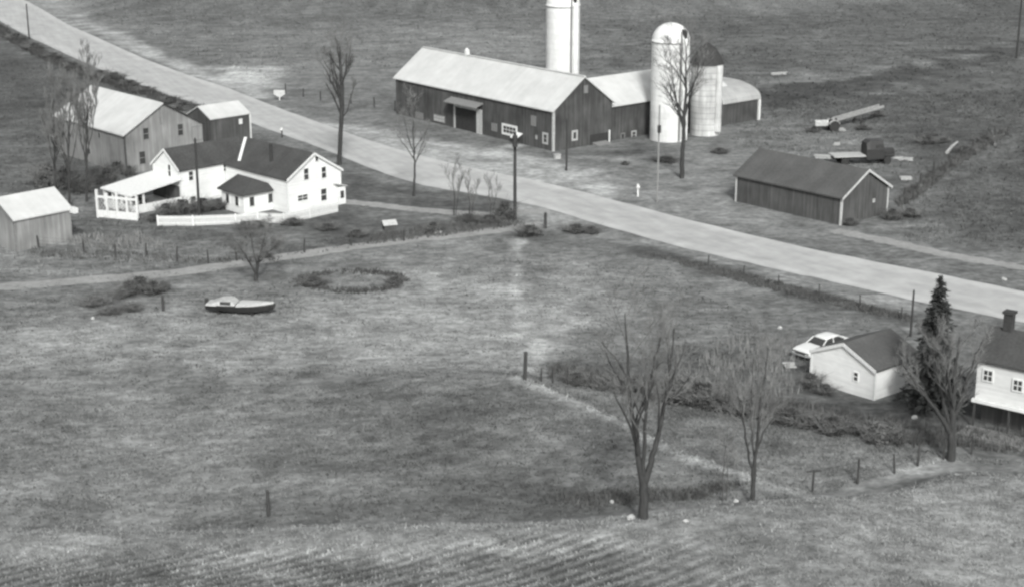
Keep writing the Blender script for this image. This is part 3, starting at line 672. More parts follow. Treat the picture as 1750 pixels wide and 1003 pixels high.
# dark recessed porch under the upper storey
mb = MB(); mb.box((Lr/2, -.02, pz+.04), (Lr-.2, .3, .22)); mb.build('sill_board', 'white', rho)
mb = MB(); mb.box((Lr/2, -1.0, -.05), (Lr, 2.0, .3)); mb.build('porch_floor', 'midwd', rho)
for k in range(5):
    mb = MB(); mb.box((.3+k*2.5, .0, pz/2-.1), (.13,.13,pz+.1)); mb.build('porch_post', 'post', rho)

# ------------------------------------------------------------------ trees
def grow(tr, tw, p, d, ln, r, lev, rnd, spread=.6, up=.25, twr=.010, den=1.0):
    n = max(2, int(ln/.7)) if lev < 3 else 2
    pts, rs = [p], [r]; q = p.copy(); d = d.normalized()
    for i in range(n):
        d = (d+Vector((rnd.gauss(0,.13), rnd.gauss(0,.13), rnd.gauss(0,.08)+up*.12))).normalized()
        q = q+d*(ln/n); pts.append(q.copy()); rs.append(max(twr*.6, r*(1-.75*(i+1)/n)))
    (tr if r > .05 else tw).tube(pts, rs, 6 if r > .08 else (4 if r > .028 else 3), cap=False)
    if lev >= 4: return
    kids(tr, tw, pts, rs, ln, lev, rnd, spread, up, twr, den, .25)
def kids(tr, tw, pts, rs, ln, lev, rnd, spread, up, twr, den, start):
    m = int((4.2 if lev < 2 else 4.6)*den+rnd.random()*1.5) + (int(ln*.9) if lev < 2 else 0)
    for k in range(m):
        f = start+(1-start)*((k+rnd.random())/m); f = min(.98, f); j = f*(len(pts)-1); i = int(j); g = j-i
        b = pts[i].lerp(pts[min(i+1, len(pts)-1)], g); rr = rs[i]*(1-g)+rs[min(i+1, len(rs)-1)]*g
        ax = (pts[min(i+1, len(pts)-1)]-pts[max(i-1, 0)]).normalized(); a = rnd.random()*6.283
        s = Vector((math.cos(a), math.sin(a), 0)); s = (s-ax*s.dot(ax)).normalized()
        dd = ax*(1-spread*.5)+s*spread*(.7+.5*rnd.random())+Vector((0,0,up))
        L2 = ln*(.38+.25*rnd.random())*(1.05-.5*f)
        if L2 > .12: grow(tr, tw, b, dd, max(L2, .35), max(twr, min(rr*.6, r_lim(lev))), lev+1, rnd, spread, up, twr, den)
def r_lim(l): return (.16, .07, .03, .014, .01)[min(l, 4)]
def tree(name, label, base, stems, seed, cat='tree', mt='bark', mw='twig', spread=.6, up=.25, den=1.0, twr=.010, group=None, flare=True, thin=.74):
    """stems: lists of (x px, y px, radius m, depth offset m) from the base up"""
    rnd = random.Random(seed); o = thing(name, label, cat, base, 0, group); tr, tw = MB(), MB()
    for st in stems:
        pts, rs = [], []
        for x, y, r, dy, *_ in st:
            q = PV(x, y, base.y+dy)-base; pts.append(q); rs.append(r*thin)
        fine, fr_ = [], []
        for i in range(len(pts)-1):
            for k in range(3): t = k/3; fine.append(pts[i].lerp(pts[i+1], t)+Vector((rnd.gauss(0,.03), rnd.gauss(0,.05), 0))*(i+k > 0)); fr_.append(rs[i]*(1-t)+rs[i+1]*t)
        fine.append(pts[-1]); fr_.append(rs[-1])
        if flare and fine[0].z < .6: fine.insert(0, fine[0]-Vector((0,0,.35))); fr_.insert(0, fr_[0]*1.35)
        tr.tube(fine, fr_, 8, cap=False)
        ln = sum((fine[i+1]-fine[i]).length for i in range(len(fine)-1))
        s0 = 0.35
        kids(tr, tw, fine, fr_, ln*.75, 0, rnd, spread, up, twr, den, st[0][4] if len(st[0]) > 4 else s0)
    tr.build('trunk', mt, o, normals=False, smooth=True)
    if tw.v: tw.build('crown', mw, o, normals=False)
    return o
def T(x0, y0, pts): return P(x0, y0)
b = P(1100, 886)
tree('bare_tree', 'big bare three-stemmed tree beside a white stone in the near hollow', b, [
  [(1100,886,.40,0),(1100,850,.36,0),(1099,822,.34,0),(1092,780,.22,0),(1085,740,.19,.2),(1078,690,.15,.3),(1073,640,.12,.4),(1072,590,.08,.5),(1068,535,.03,.6)],
  [(1099,822,.20,0),(1101,780,.15,-.3),(1103,730,.13,-.6),(1104,690,.11,-.9),(1112,650,.09,-1.1),(1121,610,.07,-1.2),(1130,575,.04,-1.3)],
  [(1101,826,.30,0),(1112,790,.23,.1),(1121,755,.20,.3),(1130,720,.17,.5),(1138,680,.14,.7),(1142,640,.12,.9),(1149,600,.08,1.1),(1152,560,.04,1.2)]], 3, den=.78, spread=.55, twr=.011)
b = P(1285, 856)
tree('bare_tree', 'slim bare tree with forked trunk right of the big three-stemmed tree', b, [
  [(1285,856,.22,0),(1287,820,.17,0),(1290,790,.15,0),(1294,760,.12,0),(1296,730,.10,.1),(1298,690,.08,.2),(1308,640,.05,.4),(1312,590,.025,.5)],
  [(1286,822,.12,0),(1282,790,.10,-.3),(1277,760,.08,-.5),(1270,720,.06,-.7),(1262,680,.04,-.8),(1250,640,.02,-.9)],
  [(1290,790,.10,0),(1285,750,.08,.4),(1284,715,.07,.5),(1284,670,.05,.6),(1288,610,.025,.8)],
  [(1294,770,.07,0),(1305,740,.06,.2),(1318,715,.05,.4),(1330,690,.03,.5)]], 5, den=.78, spread=.55)
b = P(1237, 856)
tree('sapling', 'thin pale sapling left of the slim forked bare tree', b, [[(1235,856,.09,0,.3),(1236,820,.06,0),(1238,790,.04,0),(1242,750,.02,.1),(1246,700,.012,.1)], [(1241,856,.05,.1,.3),(1243,815,.035,.1),(1240,770,.02,.2),(1236,735,.012,.2)]], 6, mt='barkp', mw='twigp', den=.6, spread=.5)
b = P(1625, 786)
tree('bare_tree', 'broad bare tree with spreading limbs before the right house', b, [
  [(1625,786,.42,0),(1626,760,.36,0),(1627,735,.33,0),(1629,700,.24,0),(1632,660,.17,.2),(1634,620,.12,.4),(1640,575,.06,.6)],
  [(1625,742,.25,0),(1610,715,.20,-.2),(1592,690,.16,-.4),(1572,665,.12,-.6),(1555,640,.08,-.7),(1540,620,.04,-.8)],
  [(1626,735,.22,0),(1614,690,.17,.4),(1604,650,.13,.8),(1596,615,.09,1.0),(1590,585,.05,1.2)],
  [(1628,715,.20,0),(1645,680,.14,.3),(1655,640,.10,.6),(1668,605,.06,.9),(1680,580,.03,1.0)],
  [(1630,700,.15,0),(1622,655,.11,-.6),(1618,615,.08,-1.0),(1612,580,.04,-1.2)]], 8, den=.85, spread=.6)
b = P(1165, 305)
tree('bare_tree', 'tall bare tree in the farmyard before the domed silo', b, [
  [(1165,305,.40,0),(1166,270,.34,0),(1168,235,.31,0),(1169,200,.27,0),(1172,165,.22,.2),(1173,130,.17,.3),(1172,95,.10,.4),(1170,60,.03,.5)],
  [(1168,225,.16,0),(1160,190,.13,.4),(1153,155,.10,.7),(1148,120,.06,1.0),(1144,85,.025,1.1)],
  [(1169,205,.15,0),(1180,165,.12,-.4),(1190,130,.09,-.7),(1197,95,.04,-.9)]], 11, den=.85, spread=.6, twr=.012)
b = P(580, 282)
tree('bare_tree', 'tall dark bare tree right of the farmhouse beside the road', b, [
  [(580,282,.40,0),(581,250,.36,0),(583,215,.36,0),(584,180,.37,0),(584,150,.35,0),(583,120,.25,.1),(581,95,.12,.2),(580,70,.03,.2)],
  [(583,205,.13,0),(594,215-25,.10,.3),(600,165,.07,.5),(607,140,.03,.6)],
  [(583,160,.16,0),(574,130,.11,-.3),(568,105,.07,-.5),(563,80,.03,-.6)],
  [(584,150,.16,0),(590,125,.11,.4),(596,100,.07,.6),(600,75,.03,.7)]], 13, den=.8, spread=.5, twr=.012)
b = P(707, 336)
tree('bare_tree', 'small slender bare tree on the lawn between farmhouse and barn', b, [
  [(707,336,.22,0),(708,310,.16,0),(709,285,.14,0),(708,260,.12,0),(706,235,.09,.1),(706,210,.06,.1),(704,185,.02,.2)],
  [(709,280,.08,0),(717,260,.06,.3),(724,240,.04,.4),(730,220,.02,.4)],
  [(708,262,.08,0),(699,240,.06,-.3),(694,218,.04,-.4),(690,200,.02,-.4)]], 17, den=.8, spread=.6, twr=.012)
b = P(437, 480)
tree('apple_tree', 'gnarled low bare tree growing beside the farm lane', b, [
  [(437,480,.26,0),(439,462,.20,0),(442,445,.16,0),(447,425,.11,.2),(452,405,.06,.3),(455,390,.03,.3)],
  [(438,468,.16,0),(428,452,.12,-.3),(418,435,.09,-.5),(408,420,.05,-.7),(398,408,.03,-.8)],
  [(441,450,.12,0),(456,435,.09,.4),(468,422,.06,.6),(478,412,.03,.7)],
  [(440,455,.11,0),(433,430,.08,.5),(430,408,.05,.8),(428,392,.03,.9)]], 19, den=1.15, spread=.75, up=.1, twr=.012)
for i, (x, y, yt, lab, ln_) in enumerate(((95,345,150,'bare tree leftmost of the thin trunks before the grey barn', -6), (118,352,165,'bare leaning tree second from left before the grey barn', 2), (148,345,115,'tallest bare tree rightmost of the thin trunks before the grey barn', 4))):
    b = P(x, y); h_ = y-yt
    tree('bare_tree', lab, b, [[(x,y,.20,0,.3),(x-1,y-h_*.25,.17,0),(x-1+ln_*.3,y-h_*.5,.14,.2),(x+ln_*.5,y-h_*.75,.09,.3),(x+ln_,yt,.02,.4)], [(x,y-h_*.35,.09,0),(x+9,y-h_*.5,.07,.3),(x+14,y-h_*.68,.05,.5),(x+18,y-h_*.82,.02,.6)], [(x,y-h_*.3,.09,0),(x-10,y-h_*.45,.06,-.3),(x-15,y-h_*.6,.04,-.4),(x-18,y-h_*.7,.02,-.5)]], 23+i, den=.95, spread=.45, up=.5, twr=.013, group='thin bare trees by the grey barn')
for i, (x, y, yt, lab) in enumerate(((776,368,275,'sapling leftmost in the clump beside the utility pole'), (802,372,300,'sapling second from left in the clump beside the utility pole'), (838,372,300,'sapling third from left in the clump beside the utility pole'))):
    b = P(x, y); h_ = y-yt
    tree('sapling', lab, b, [[(x,y,.09,0,.25),(x+1,y-h_*.3,.07,0),(x-2,y-h_*.6,.045,0),(x+2,yt,.012,.2)], [(x+3,y,.06,.2,.2),(x+8,y-h_*.4,.04,.2),(x+14,y-h_*.75,.015,.3)]], 31+i, den=.7, spread=.5, up=.5, group='saplings by the utility pole')

# conifer
b = P(1590, 700); zt = ZAT(b, 478)
o = thing('spruce_tree', 'dark evergreen spruce between the garage and the right house', 'tree', b)
MB().tube([(0,0,-.2),(0,0,zt*.5),(0,0,zt)], [.2,.12,.02], 8).build('trunk', 'bark', o)
rnd = random.Random(4); mb = MB()
z = .9
while z < zt-.05:
    f = 1-z/zt; rad = (2.3*min(1, f**.78*1.05)+.12)*(1+.16*math.sin(z*5.1)+.1*math.sin(z*11)); nb = int(8+16*f)
    for k in range(nb):
        a = rnd.random()*6.283; ln = rad*(.62+.5*rnd.random()); zz = z+rnd.uniform(-.12,.12)
        nseg = max(2, int(ln/.16)); dr = .22+.25*f
        for s_ in range(nseg):
            t_ = (s_+.4)/nseg; c = Vector((math.cos(a)*ln*t_, math.sin(a)*ln*t_, zz-dr*ln*t_*t_+.12*ln*t_))
            for e in range(3):
                w_ = .42*(1-.4*t_); dv = Vector((math.cos(a)+rnd.gauss(0,.6), math.sin(a)+rnd.gauss(0,.6), rnd.gauss(-.1,.35))).normalized()*w_
                sd_ = dv.cross(Vector((rnd.gauss(0,.4),rnd.gauss(0,.4),1))).normalized()*.085
                mb.add([c-sd_, c+sd_, c+dv+sd_*.2, c+dv-sd_*.2], [(0,1,2,3)])
    z += .20
for e in range(40):
    dv = Vector((rnd.gauss(0,.5),rnd.gauss(0,.5),1)).normalized()*.3; c = Vector((0,0,zt-.3*rnd.random())); sd_ = Vector((.05,0,0)); mb.add([c-sd_, c+sd_, c+dv], [(0,1,2)])
mb.build('crown', 'fir', o, normals=False)

# ------------------------------------------------------------------ bushes and brush
def bush_mesh(seed, w, h, n=420, leaf=.07, twigs=70):
    rnd = random.Random(seed); tw, lf = MB(), MB()
    for k in range(twigs):
        a = rnd.random()*6.283; r0 = rnd.random()**.5*w*.28; c = Vector((math.cos(a)*r0, math.sin(a)*r0, -.05))
        d = Vector((math.cos(a)*rnd.uniform(.05,.75), math.sin(a)*rnd.uniform(.05,.75), 1)).normalized(); ln = h*rnd.uniform(.55,1.1)
        p1 = c+d*ln*.5; p2 = p1+(d+Vector((rnd.gauss(0,.3),rnd.gauss(0,.3),.1))).normalized()*ln*.5
        tw.tube([c,p1,p2], [.018,.012,.006], 3, cap=False)
        for j in range(4):
            q = p1.lerp(p2, rnd.random()); e = q+Vector((rnd.gauss(0,.25),rnd.gauss(0,.25),rnd.gauss(.12,.15))); tw.tube([q,e],[.008,.004],3,cap=False)
    for k in range(n):
        a = rnd.random()*6.283; rr = rnd.random()**.6; ph = rnd.random(); z = h*(.05+.85*ph)
        wz = w*.5*math.sin(min(1, .35+ph*.9)*math.pi*.9)**.7*(1+.25*math.sin(3*a+seed))
        c = Vector((math.cos(a)*wz*rr, math.sin(a)*wz*rr, z)); u = Vector((rnd.gauss(0,1),rnd.gauss(0,1),rnd.gauss(0,1))).normalized()*leaf; v = u.cross(Vector((rnd.gauss(0,1),rnd.gauss(0,1),rnd.gauss(0,1)))).normalized()*leaf*.6
        lf.add([c-u, c+v, c+u, c-v], [(0,1,2,3)])
    return tw, lf
PROTO = {}
def bush(label, x, y, w, h, kind='shrub', seed=0, group=None, n=420, cat='bush', name='bush', at=None):
    key = (kind, seed, n); b = at if at is not None else P(x, y); rz = (x*.37) % 6.28
    if key not in PROTO:
        tw, lf = bush_mesh(seed, 1.0, 1.0, n); o = thing(name, label, cat, (0,0,0), 0, group)
        tw.build('stem', 'twig', o, normals=False); lf.build('foliage', kind, o, normals=False); PROTO[key] = o
        o.matrix_basis = Matrix.Translation(b) @ Matrix.Rotation(rz, 4, 'Z') @ Matrix.Diagonal((w, w, h, 1)); return o
    return dup(PROTO[key], b, rz, (w, w, h), label, group)
ORD = ['first','second','third','fourth','fifth','sixth','seventh','eighth','ninth','tenth','eleventh','twelfth','thirteenth','fourteenth','fifteenth','sixteenth','seventeenth','eighteenth']
hedge = [(985,655,1.8,.9),(1030,662,2,.8),(1075,668,2.2,1.0),(1125,680,2.4,1.3),(1165,685,3.0,2.1),(1200,692,2.8,1.8),(1235,700,2.6,1.2),(1275,706,2.8,1.4),(1315,714,2.6,1.3),(1350,722,2.4,1.1),(1385,728,2.2,.9),(1422,740,2.2,1.3),(1455,738,1.5,.6),(1500,752,2.6,1.4),(1530,756,1.6,.8)]
for i, (x, y, w_, h_) in enumerate(hedge):
    bush('%s bush from the left in the dark fence-row hedge' % ORD[i], x, y, w_, h_, 'brush' if i % 3 == 1 else 'shrub', i % 3, 'bushes in the dark fence row')
for i, (x, y, w_, h_) in enumerate([(285,368,2.0,1.4),(312,366,2.2,1.7),(345,362,2.4,1.6),(372,358,1.9,1.2)]):
    bush('%s dark foundation shrub from the left before the farmhouse' % ORD[i], x, y, w_, h_, 'shrub', 1+(i % 2), 'shrubs before the farmhouse', 700)
for i, (x, y, w_, h_) in enumerate([(185,318,2.4,2.2),(200,298,2.2,1.6),(222,302,1.4,1.4),(140,330,2.6,2.4),(112,322,3.0,2.6),(80,318,3.4,2.8),(165,312,2.0,1.8)]):
    bush('%s bush in the thicket between garden shed and grey barn' % ORD[i], x, y, w_, h_, 'brush' if i > 2 else 'shrub', i % 3, 'thicket bushes by the grey barn')
for i, (x, y, w_, h_, lab) in enumerate([(863,376,2.2,2.1,'dark upright bush touching the utility pole'),(740,398,1.6,1.2,'small dark bush left of the sapling clump'),(905,402,2.6,1.1,'low dark bush at the lane corner by the road'),(985,396,2.6,.8,'flat dark bush on the verge right of the short post'),(1010,398,2.0,.7,'low bush at the right end of the verge scrub'),(800,378,2.4,.8,'low scrub bush under the saplings, left one'),(835,380,2.4,.8,'low scrub bush under the saplings, right one'),(455,440,1.2,.6,'tiny bush under the gnarled tree'),(1585,246,2.6,.9,'dark low bush in the far pasture left of the broken fence'),(1612,244,1.8,.7,'smaller dark low bush beside the broken fence'),(1230,262,2.2,.7,'flat dark bush in the yard right of the stained silo'),(1140,276,3.2,.6,'flat dark weeds clump before the domed silo'),(1452,385,1.6,.8,'bush at the trimmed corner of the equipment shed'),(1525,375,2.0,1.2,'bush at the right corner of the equipment shed'),(1555,370,2.2,.9,'low bush right of the equipment shed'),(1385,662,1.6,1.2,'bush against the left corner of the white garage'),(1410,672,1.5,.8,'low bush under the white garage gable'),(1068,282,1.0,.5,'small dark clump on the barnyard grass'),(560,392,2.4,.6,'low dark clump on the farmhouse lawn'),(188,338,1.6,1.5,'ragged bush growing behind the white trellis'),(205,372,1.2,1.0,'bush before the middle of the white trellis'),(228,342,1.4,1.5,'bush squeezed between trellis and veranda'),(240,352,1.3,1.0,'small bush at the foot of the veranda post'),(262,378,1.8,.8,'low bush at the left end of the picket fence'),(500,384,2.2,.7,'low bush before the picket fence corner'),(1562,330,2.0,1.0,'first brush clump along the broken pole fence, nearest the shed'),(1592,305,1.8,.9,'second brush clump along the broken pole fence'),(1650,264,2.4,1.1,'brush clump at the middle of the broken pole fence'),(1682,246,2.6,1.2,'brush clump near the far end of the broken pole fence'),(1500,200,2.0,.9,'dark brush beyond the hay elevator'),(1475,222,2.2,.7,'low brush right of the tractor'),(1390,226,1.8,.7,'low brush at the front of the tractor'),
  (610,404,2.0,.7,'clump on the lawn before the pale lane'),(536,486,2.4,.7,'dark low bush at the left end of the weed oval'),(676,482,1.6,.5,'dark low bush at the right end of the weed oval'),(420,392,2.2,.9,'low bush before the white picket fence'),(440,388,1.6,.7,'small bush touching the white picket fence')]):
    bush(lab, x, y, w_, h_, 'shrub', i % 3, None)
for i, (x, y, w_, h_) in enumerate([(0,52,3,1.3),(28,68,3.2,1.2),(60,86,3.4,1.3),(92,101,3,1.1),(125,118,3.2,1.2),(172,134,3.2,1.4),(195,139,3.6,1.5),(222,148,3,1.1),(250,158,2.6,1.0),(292,177,3,1.1),(315,188,3,1.2),(335,196,2.6,1.1)]):
    bush('%s bush from the left in the ditch brush along the upper road' % ORD[i], x, y, w_, h_, 'shrub', i % 3, 'ditch bushes along the upper road')
for i, (x, y, w_, h_) in enumerate([(222,503,2.0,1.3),(240,500,2.2,1.6),(262,502,1.8,1.2),(205,510,1.6,.9),(280,498,1.0,1.1),(165,520,2.6,.7),(190,535,2.0,.6),(225,530,1.8,.7)]):
    bush('%s bush of the brush heap below the farm lane' % ORD[i], x, y, w_, h_, 'shrub' if i in (0,1,2) else 'brush', i % 3, 'brush heap bushes by the farm lane')

def scatter(poly, n, Z=0):
    pl = np.array([U(x, y, Z) for x, y in poly]); lo, hi = pl.min(0), pl.max(0); out = []
    while len(out) < n:
        q = RNG.uniform(lo, hi, (n*2, 2)); k = polysd(q[:,0], q[:,1], pl) < 0; out += list(q[k])
    return np.array(out[:n])
def blades(name, pts, hmin, hmax, wid, per, m, tonefac=None, lean=.5):
    pts = np.repeat(pts, per, 0); n = len(pts); pts = pts+RNG.normal(0, .12, (n, 2)); z = hgt(pts[:,0], pts[:,1])
    h = RNG.uniform(hmin, hmax, n); a = RNG.uniform(0, 6.283, n); w = wid*RNG.uniform(.6, 1.3, n)
    ln = RNG.normal(0, lean, (n, 2))*h[:,None]
    dx, dy = np.cos(a)*w/2, np.sin(a)*w/2
    v = np.empty((n, 3, 3)); v[:,0] = np.stack([pts[:,0]-dx, pts[:,1]-dy, z-.03], -1); v[:,1] = np.stack([pts[:,0]+dx, pts[:,1]+dy, z-.03], -1); v[:,2] = np.stack([pts[:,0]+ln[:,0], pts[:,1]+ln[:,1], z+h], -1)
    me = bpy.data.meshes.new(name); me.vertices.add(n*3); me.vertices.foreach_set('co', v.ravel().astype(np.float32))
    me.loops.add(n*3); me.loops.foreach_set('vertex_index', np.arange(n*3, dtype=np.int32)); me.polygons.add(n)
    me.polygons.foreach_set('loop_start', np.arange(n, dtype=np.int32)*3); me.polygons.foreach_set('loop_total', np.full(n, 3, np.int32)); me.update()
    if tonefac:
        bx, by = pts[:,0], pts[:,1]; rf = 1+.5*np.sin((-bx*math.sin(ROWDIR)+by*math.cos(ROWDIR))*2*math.pi/0.86)*rowmask(bx, by)
        T = np.clip(np.repeat(tone(pts[::per,0], pts[::per,1])*RNG.uniform(*tonefac, n//per), per)*RNG.uniform(.9, 1.1, n)*rf, .015, .7)
        ca = me.color_attributes.new('tone', 'FLOAT_COLOR', 'POINT'); ca.data.foreach_set('color', tintrgb(np.repeat(T, 3)).ravel())
    me.materials.append(M[m]); o = bpy.data.objects.new(name, me); COL.objects.link(o); return o
stuff(blades('pasture_grass', scatter([(-60,500),(900,400),(1150,440),(1560,545),(1380,600),(940,650),(-60,660)], 4500), .05, .15, .13, 4, 'tuft', (.82,1.25), .9), 'short dry grass of the pasture beyond the hollow', 'grass')
stuff(blades('pasture_grass', scatter([(-100,650),(900,650),(1400,850),(1240,880),(-100,890)], 9000, .8), .05, .15, .12, 4, 'tuft', (.82,1.25), .9), 'short mottled grass of the near pasture slope', 'grass')
tq = scatter([(-100,510),(300,490),(900,430),(1150,450),(1380,600),(1000,680),(1380,850),(1240,885),(-100,885)], 3400, .6)
tq = np.repeat(tq, 7, 0)+RNG.normal(0, 1, (3400*7, 2))*np.array([.55,.14])
stuff(blades('tussock_grass', tq, .06, .18, .16, 1, 'tuft', (.5,.85), .8), 'darker grass tussocks scattered over the pasture', 'grass')
st = scatter([(-120,925),(500,925),(1000,940),(1100,1080),(-120,1080)], 9000, 1)
qq = -st[:,0]*math.sin(ROWDIR)+st[:,1]*math.cos(ROWDIR); qs = (np.round(qq/.86-.25)+.25)*.86-qq
st = st+np.stack([-math.sin(ROWDIR)*qs, math.cos(ROWDIR)*qs], -1)+RNG.normal(0, .07, st.shape); st = st[RNG.random(len(st)) < .25+.75*vnoise(st[:,0], st[:,1], .3, 36)**2]
stuff(blades('stubble_rows', st, .06, .2, .06, 3, 'tuft', (1.0,2.3), .8), 'pale cut stalks standing in rows at the bottom of the field', 'stubble')
stuff(blades('stubble', scatter([(-120,886),(1180,889),(1420,855),(1620,790),(1850,785),(1850,1080),(-120,1080)], 13000, 1), .05, .16, .10, 4, 'tuft', (.78,1.4), .9), 'cut stubble and grass of the foreground field', 'grass')
stuff(blades('pasture_grass', scatter([(890,640),(1250,690),(1560,765),(1780,790),(1600,790),(1390,845),(1200,785)], 5000, 0), .05, .17, .11, 4, 'tuft', (.8,1.3), .9), 'pale grass of the low field between hollow and hedge', 'grass')
stuff(blades('far_grass', scatter([(-60,-30),(1800,-30),(1800,210),(1300,210),(1240,150),(560,110),(440,150),(150,20),(-60,-60)], 17000), .12, .42, .2, 3, 'tuft', (.6,1.35), .6), 'rough grass of the far fields beyond the barn', 'grass')
stuff(blades('yard_grass', scatter([(1240,180),(1800,150),(1800,440),(1540,410),(1540,300),(1250,250)], 6000), .12, .4, .13, 3, 'tuft', (.65,1.35), .6), 'rough grass of the pasture right of the barns', 'grass')
stuff(blades('lawn_grass', scatter([(-60,80),(150,130),(250,250),(130,340),(480,420),(760,380),(880,380),(560,430),(200,470),(-60,480)], 6000), .1, .35, .12, 3, 'tuft', (.68,1.35), .6), 'grass around the farmhouse and grey barn', 'grass')
stuff(blades('roadside_brush', scatter([(-30,30),(60,84),(150,124),(280,166),(350,186),(345,194),(280,176),(150,136),(60,98),(-30,48)], 1500), .3, 1.1, .14, 4, 'shrub', None, .3), 'dark continuous brush in the ditch along the upper road', 'brush')
stuff(blades('fence_brush', scatter([(1530,345),(1560,325),(1620,278),(1660,252),(1720,222),(1724,232),(1665,266),(1625,292),(1570,338),(1540,356)], 800), .2, .9, .13, 4, 'rweed', None, .4), 'ragged dead brush along the broken pole fence', 'brush')
stuff(blades('dry_weeds', scatter([(1190,610),(1260,575),(1385,590),(1385,665),(1300,690),(1200,680)], 380), .3, .95, .08, 3, 'weedp', None, .12), 'tall pale dry weeds left of the white garage', 'weeds')
stuff(blades('fence_row_weeds', scatter([(935,648),(1250,690),(1560,760),(1800,775),(1800,745),(1500,720),(1250,660),(940,625)], 1300), .2, .9, .08, 4, 'rweed', None, .3), 'dark tangled weeds along the fence row', 'weeds')
stuff(blades('hollow_weeds', scatter([(940,868),(1080,868),(1190,868),(1280,858),(1200,889),(1000,889)], 420), .15, .55, .07, 4, 'rweed', None, .35), 'dark weeds in the hollow around the big bare tree', 'weeds')
stuff(blades('lane_weeds', scatter([(640,400),(860,372),(900,385),(760,404),(620,420)], 600), .2, .7, .08, 4, 'rweed', None, .35), 'dark weeds between driveway and farm lane', 'weeds')
stuff(blades('fence_line_weeds', scatter([(50,432),(180,428),(360,444),(480,440),(480,448),(330,452),(60,440)], 420), .15, .55, .08, 3, 'rweed', None, .35), 'dark weeds along the left wire fence', 'weeds')
stuff(blades('yard_weeds', scatter([(100,408),(240,400),(300,425),(180,430)], 260), .3, .8, .09, 3, 'weedp', None, .3), 'pale weeds beside the garden shed', 'weeds')
stuff(blades('verge_weeds', scatter([(1100,432),(1210,452),(1320,480),(1450,513),(1560,540),(1560,552),(1440,526),(1300,492),(1180,458)], 1100), .1, .4, .09, 4, 'rweed', None, .4), 'dark weeds in the ditch along the road', 'weeds')
# dark oval rim
rim = []
cx, cy = 605, 481
for k in range(1000):
    a = RNG.uniform(0, 6.283); w_ = 1+.35*math.cos(a-math.pi); rr = RNG.normal(1, .06+.05*w_)
    if RNG.random() < .35+.4*math.sin(a*3+1)*(math.cos(a) > -.6): continue
    rim.append(U(cx+82*math.cos(a)*rr, cy+17*math.sin(a)*rr))
stuff(blades('oval_weeds', np.array(rim), .06, .36, .14, 4, 'shrub', None, .4), 'dark ring of weeds around a pale oval in the pasture', 'weeds')

# ------------------------------------------------------------------ poles, posts, fences
def pole(name, label, x, y, yt, r, m='pole', extra=None, cat='pole'):
    b = P(x, y); h_ = ZAT(b, yt); o = thing(name, label, cat, b)
    MB().tube([(0,0,-.3),(0,0,h_-b.z)], [r, r*.75], 10).build('shaft', m, o)
    return o, h_-b.z
o, h_ = pole('utility_pole', 'dark utility pole with transformer can at the lane corner', 880, 376, 226, .20)
MB().lathe([(.26,h_-1.5),(.28,h_-1.45),(.28,h_-.35),(.2,h_-.25)], 14, (.0,-.42)).build('transformer', 'iron', o)
MB().box((0,-.12,h_-.5), (.3,.3,.5)).build('bracket', 'iron', o)
o, h_ = pole('utility_pole', 'short dark pole standing before the barn gable', 968, 292, 205, .14)
MB().lathe([(.05,h_-.02),(.07,h_+.08),(.03,h_+.16)], 8).build('insulator', 'iron', o)
o, h_ = pole('utility_pole', 'thin grey pole before the domed silo', 1123, 346, 180, .11, 'palep')
MB().lathe([(.2,h_-3.0),(.2,h_-2.2)], 10, (0,-.25)).build('transformer', 'iron', o)
o, h_ = pole('utility_pole', 'lone pole in the upper left beside the road', 50, 66, 8, .15)
MB().lathe([(.05,h_-.02),(.07,h_+.08),(.03,h_+.16)], 8).build('insulator', 'iron', o)
o, h_ = pole('utility_pole', 'dark pole rising from the shrubs before the farmhouse', 341, 372, 238, .16)
MB().lathe([(.05,h_-.02),(.07,h_+.08),(.03,h_+.16)], 8).build('insulator', 'iron', o)
o, h_ = pole('utility_pole', 'thin dark pole left of the spruce top', 1556, 575, 498, .10)
MB().lathe([(.05,h_-.02),(.07,h_+.08),(.03,h_+.16)], 8).build('insulator', 'iron', o)
o, h_ = pole('utility_pole', 'far dark pole at the upper right photo edge', 1737, 100, -20, .2)
MB().box((0,0,h_-.4), (1.2,.1,.12)).build('crossarm', 'pole', o)
def lonepost(label, x, y, yt, r=.1, m='post', lean=0):
    b = P(x, y); h_ = ZAT(b, yt)-b.z; mb = MB(); mb.tube([(0,0,-.3),(lean*.5,0,h_*.5),(lean,0,h_)], [r*1.1, r, r*.9], 8); mb.tube([(lean,0,h_),(lean,0,h_+.03)], [r*.85, r*.6], 8)
    o = mb.build('fence_post', m); o.location = b; return tag(o, label, 'fence post')
lonepost('thick leaning dark post at the top of the pale bank', 897, 649, 601, .14, 'post', .06)
lonepost('lone dark post standing at the near field edge', 459, 881, 838, .11)
lonepost('short dark post on the verge below the road', 932, 391, 364, .16)
lonepost('broken dark post with white top beside the brush heap', 279, 531, 506, .12)
def wirefence(name, label, px, hgt_, r=.07, wires=3, m='post', crossb=None):
    pts = [P(*q) for q in px]; o = thing(name, label, 'fence', pts[0]); rnd = random.Random(len(px))
    tops = []
    for i, q in enumerate(pts):
        h_ = hgt_*(.85+.3*rnd.random()); tl = Vector((rnd.gauss(0,.06), rnd.gauss(0,.06), h_)); l = q-pts[0]
        mb = MB(); mb.tube([l-Vector((0,0,.3)), l+tl*.5, l+tl], [r*1.1, r, r*.85], 7); mb.build('post', m, o); tops.append((l, tl))
        if crossb and i in crossb: mb = MB(); mb.box(l+tl*.96, (.9,.08,.08), .2); mb.build('crossbar', m, o)
    mb = MB()
    for w_ in range(wires):
        f_ = .35+.55*w_/max(1, wires-1)
        mb.tube([l+tl*f_ for l, tl in tops], .008, 3, cap=False)
    mb.build('wire', 'iron', o, normals=False); return o
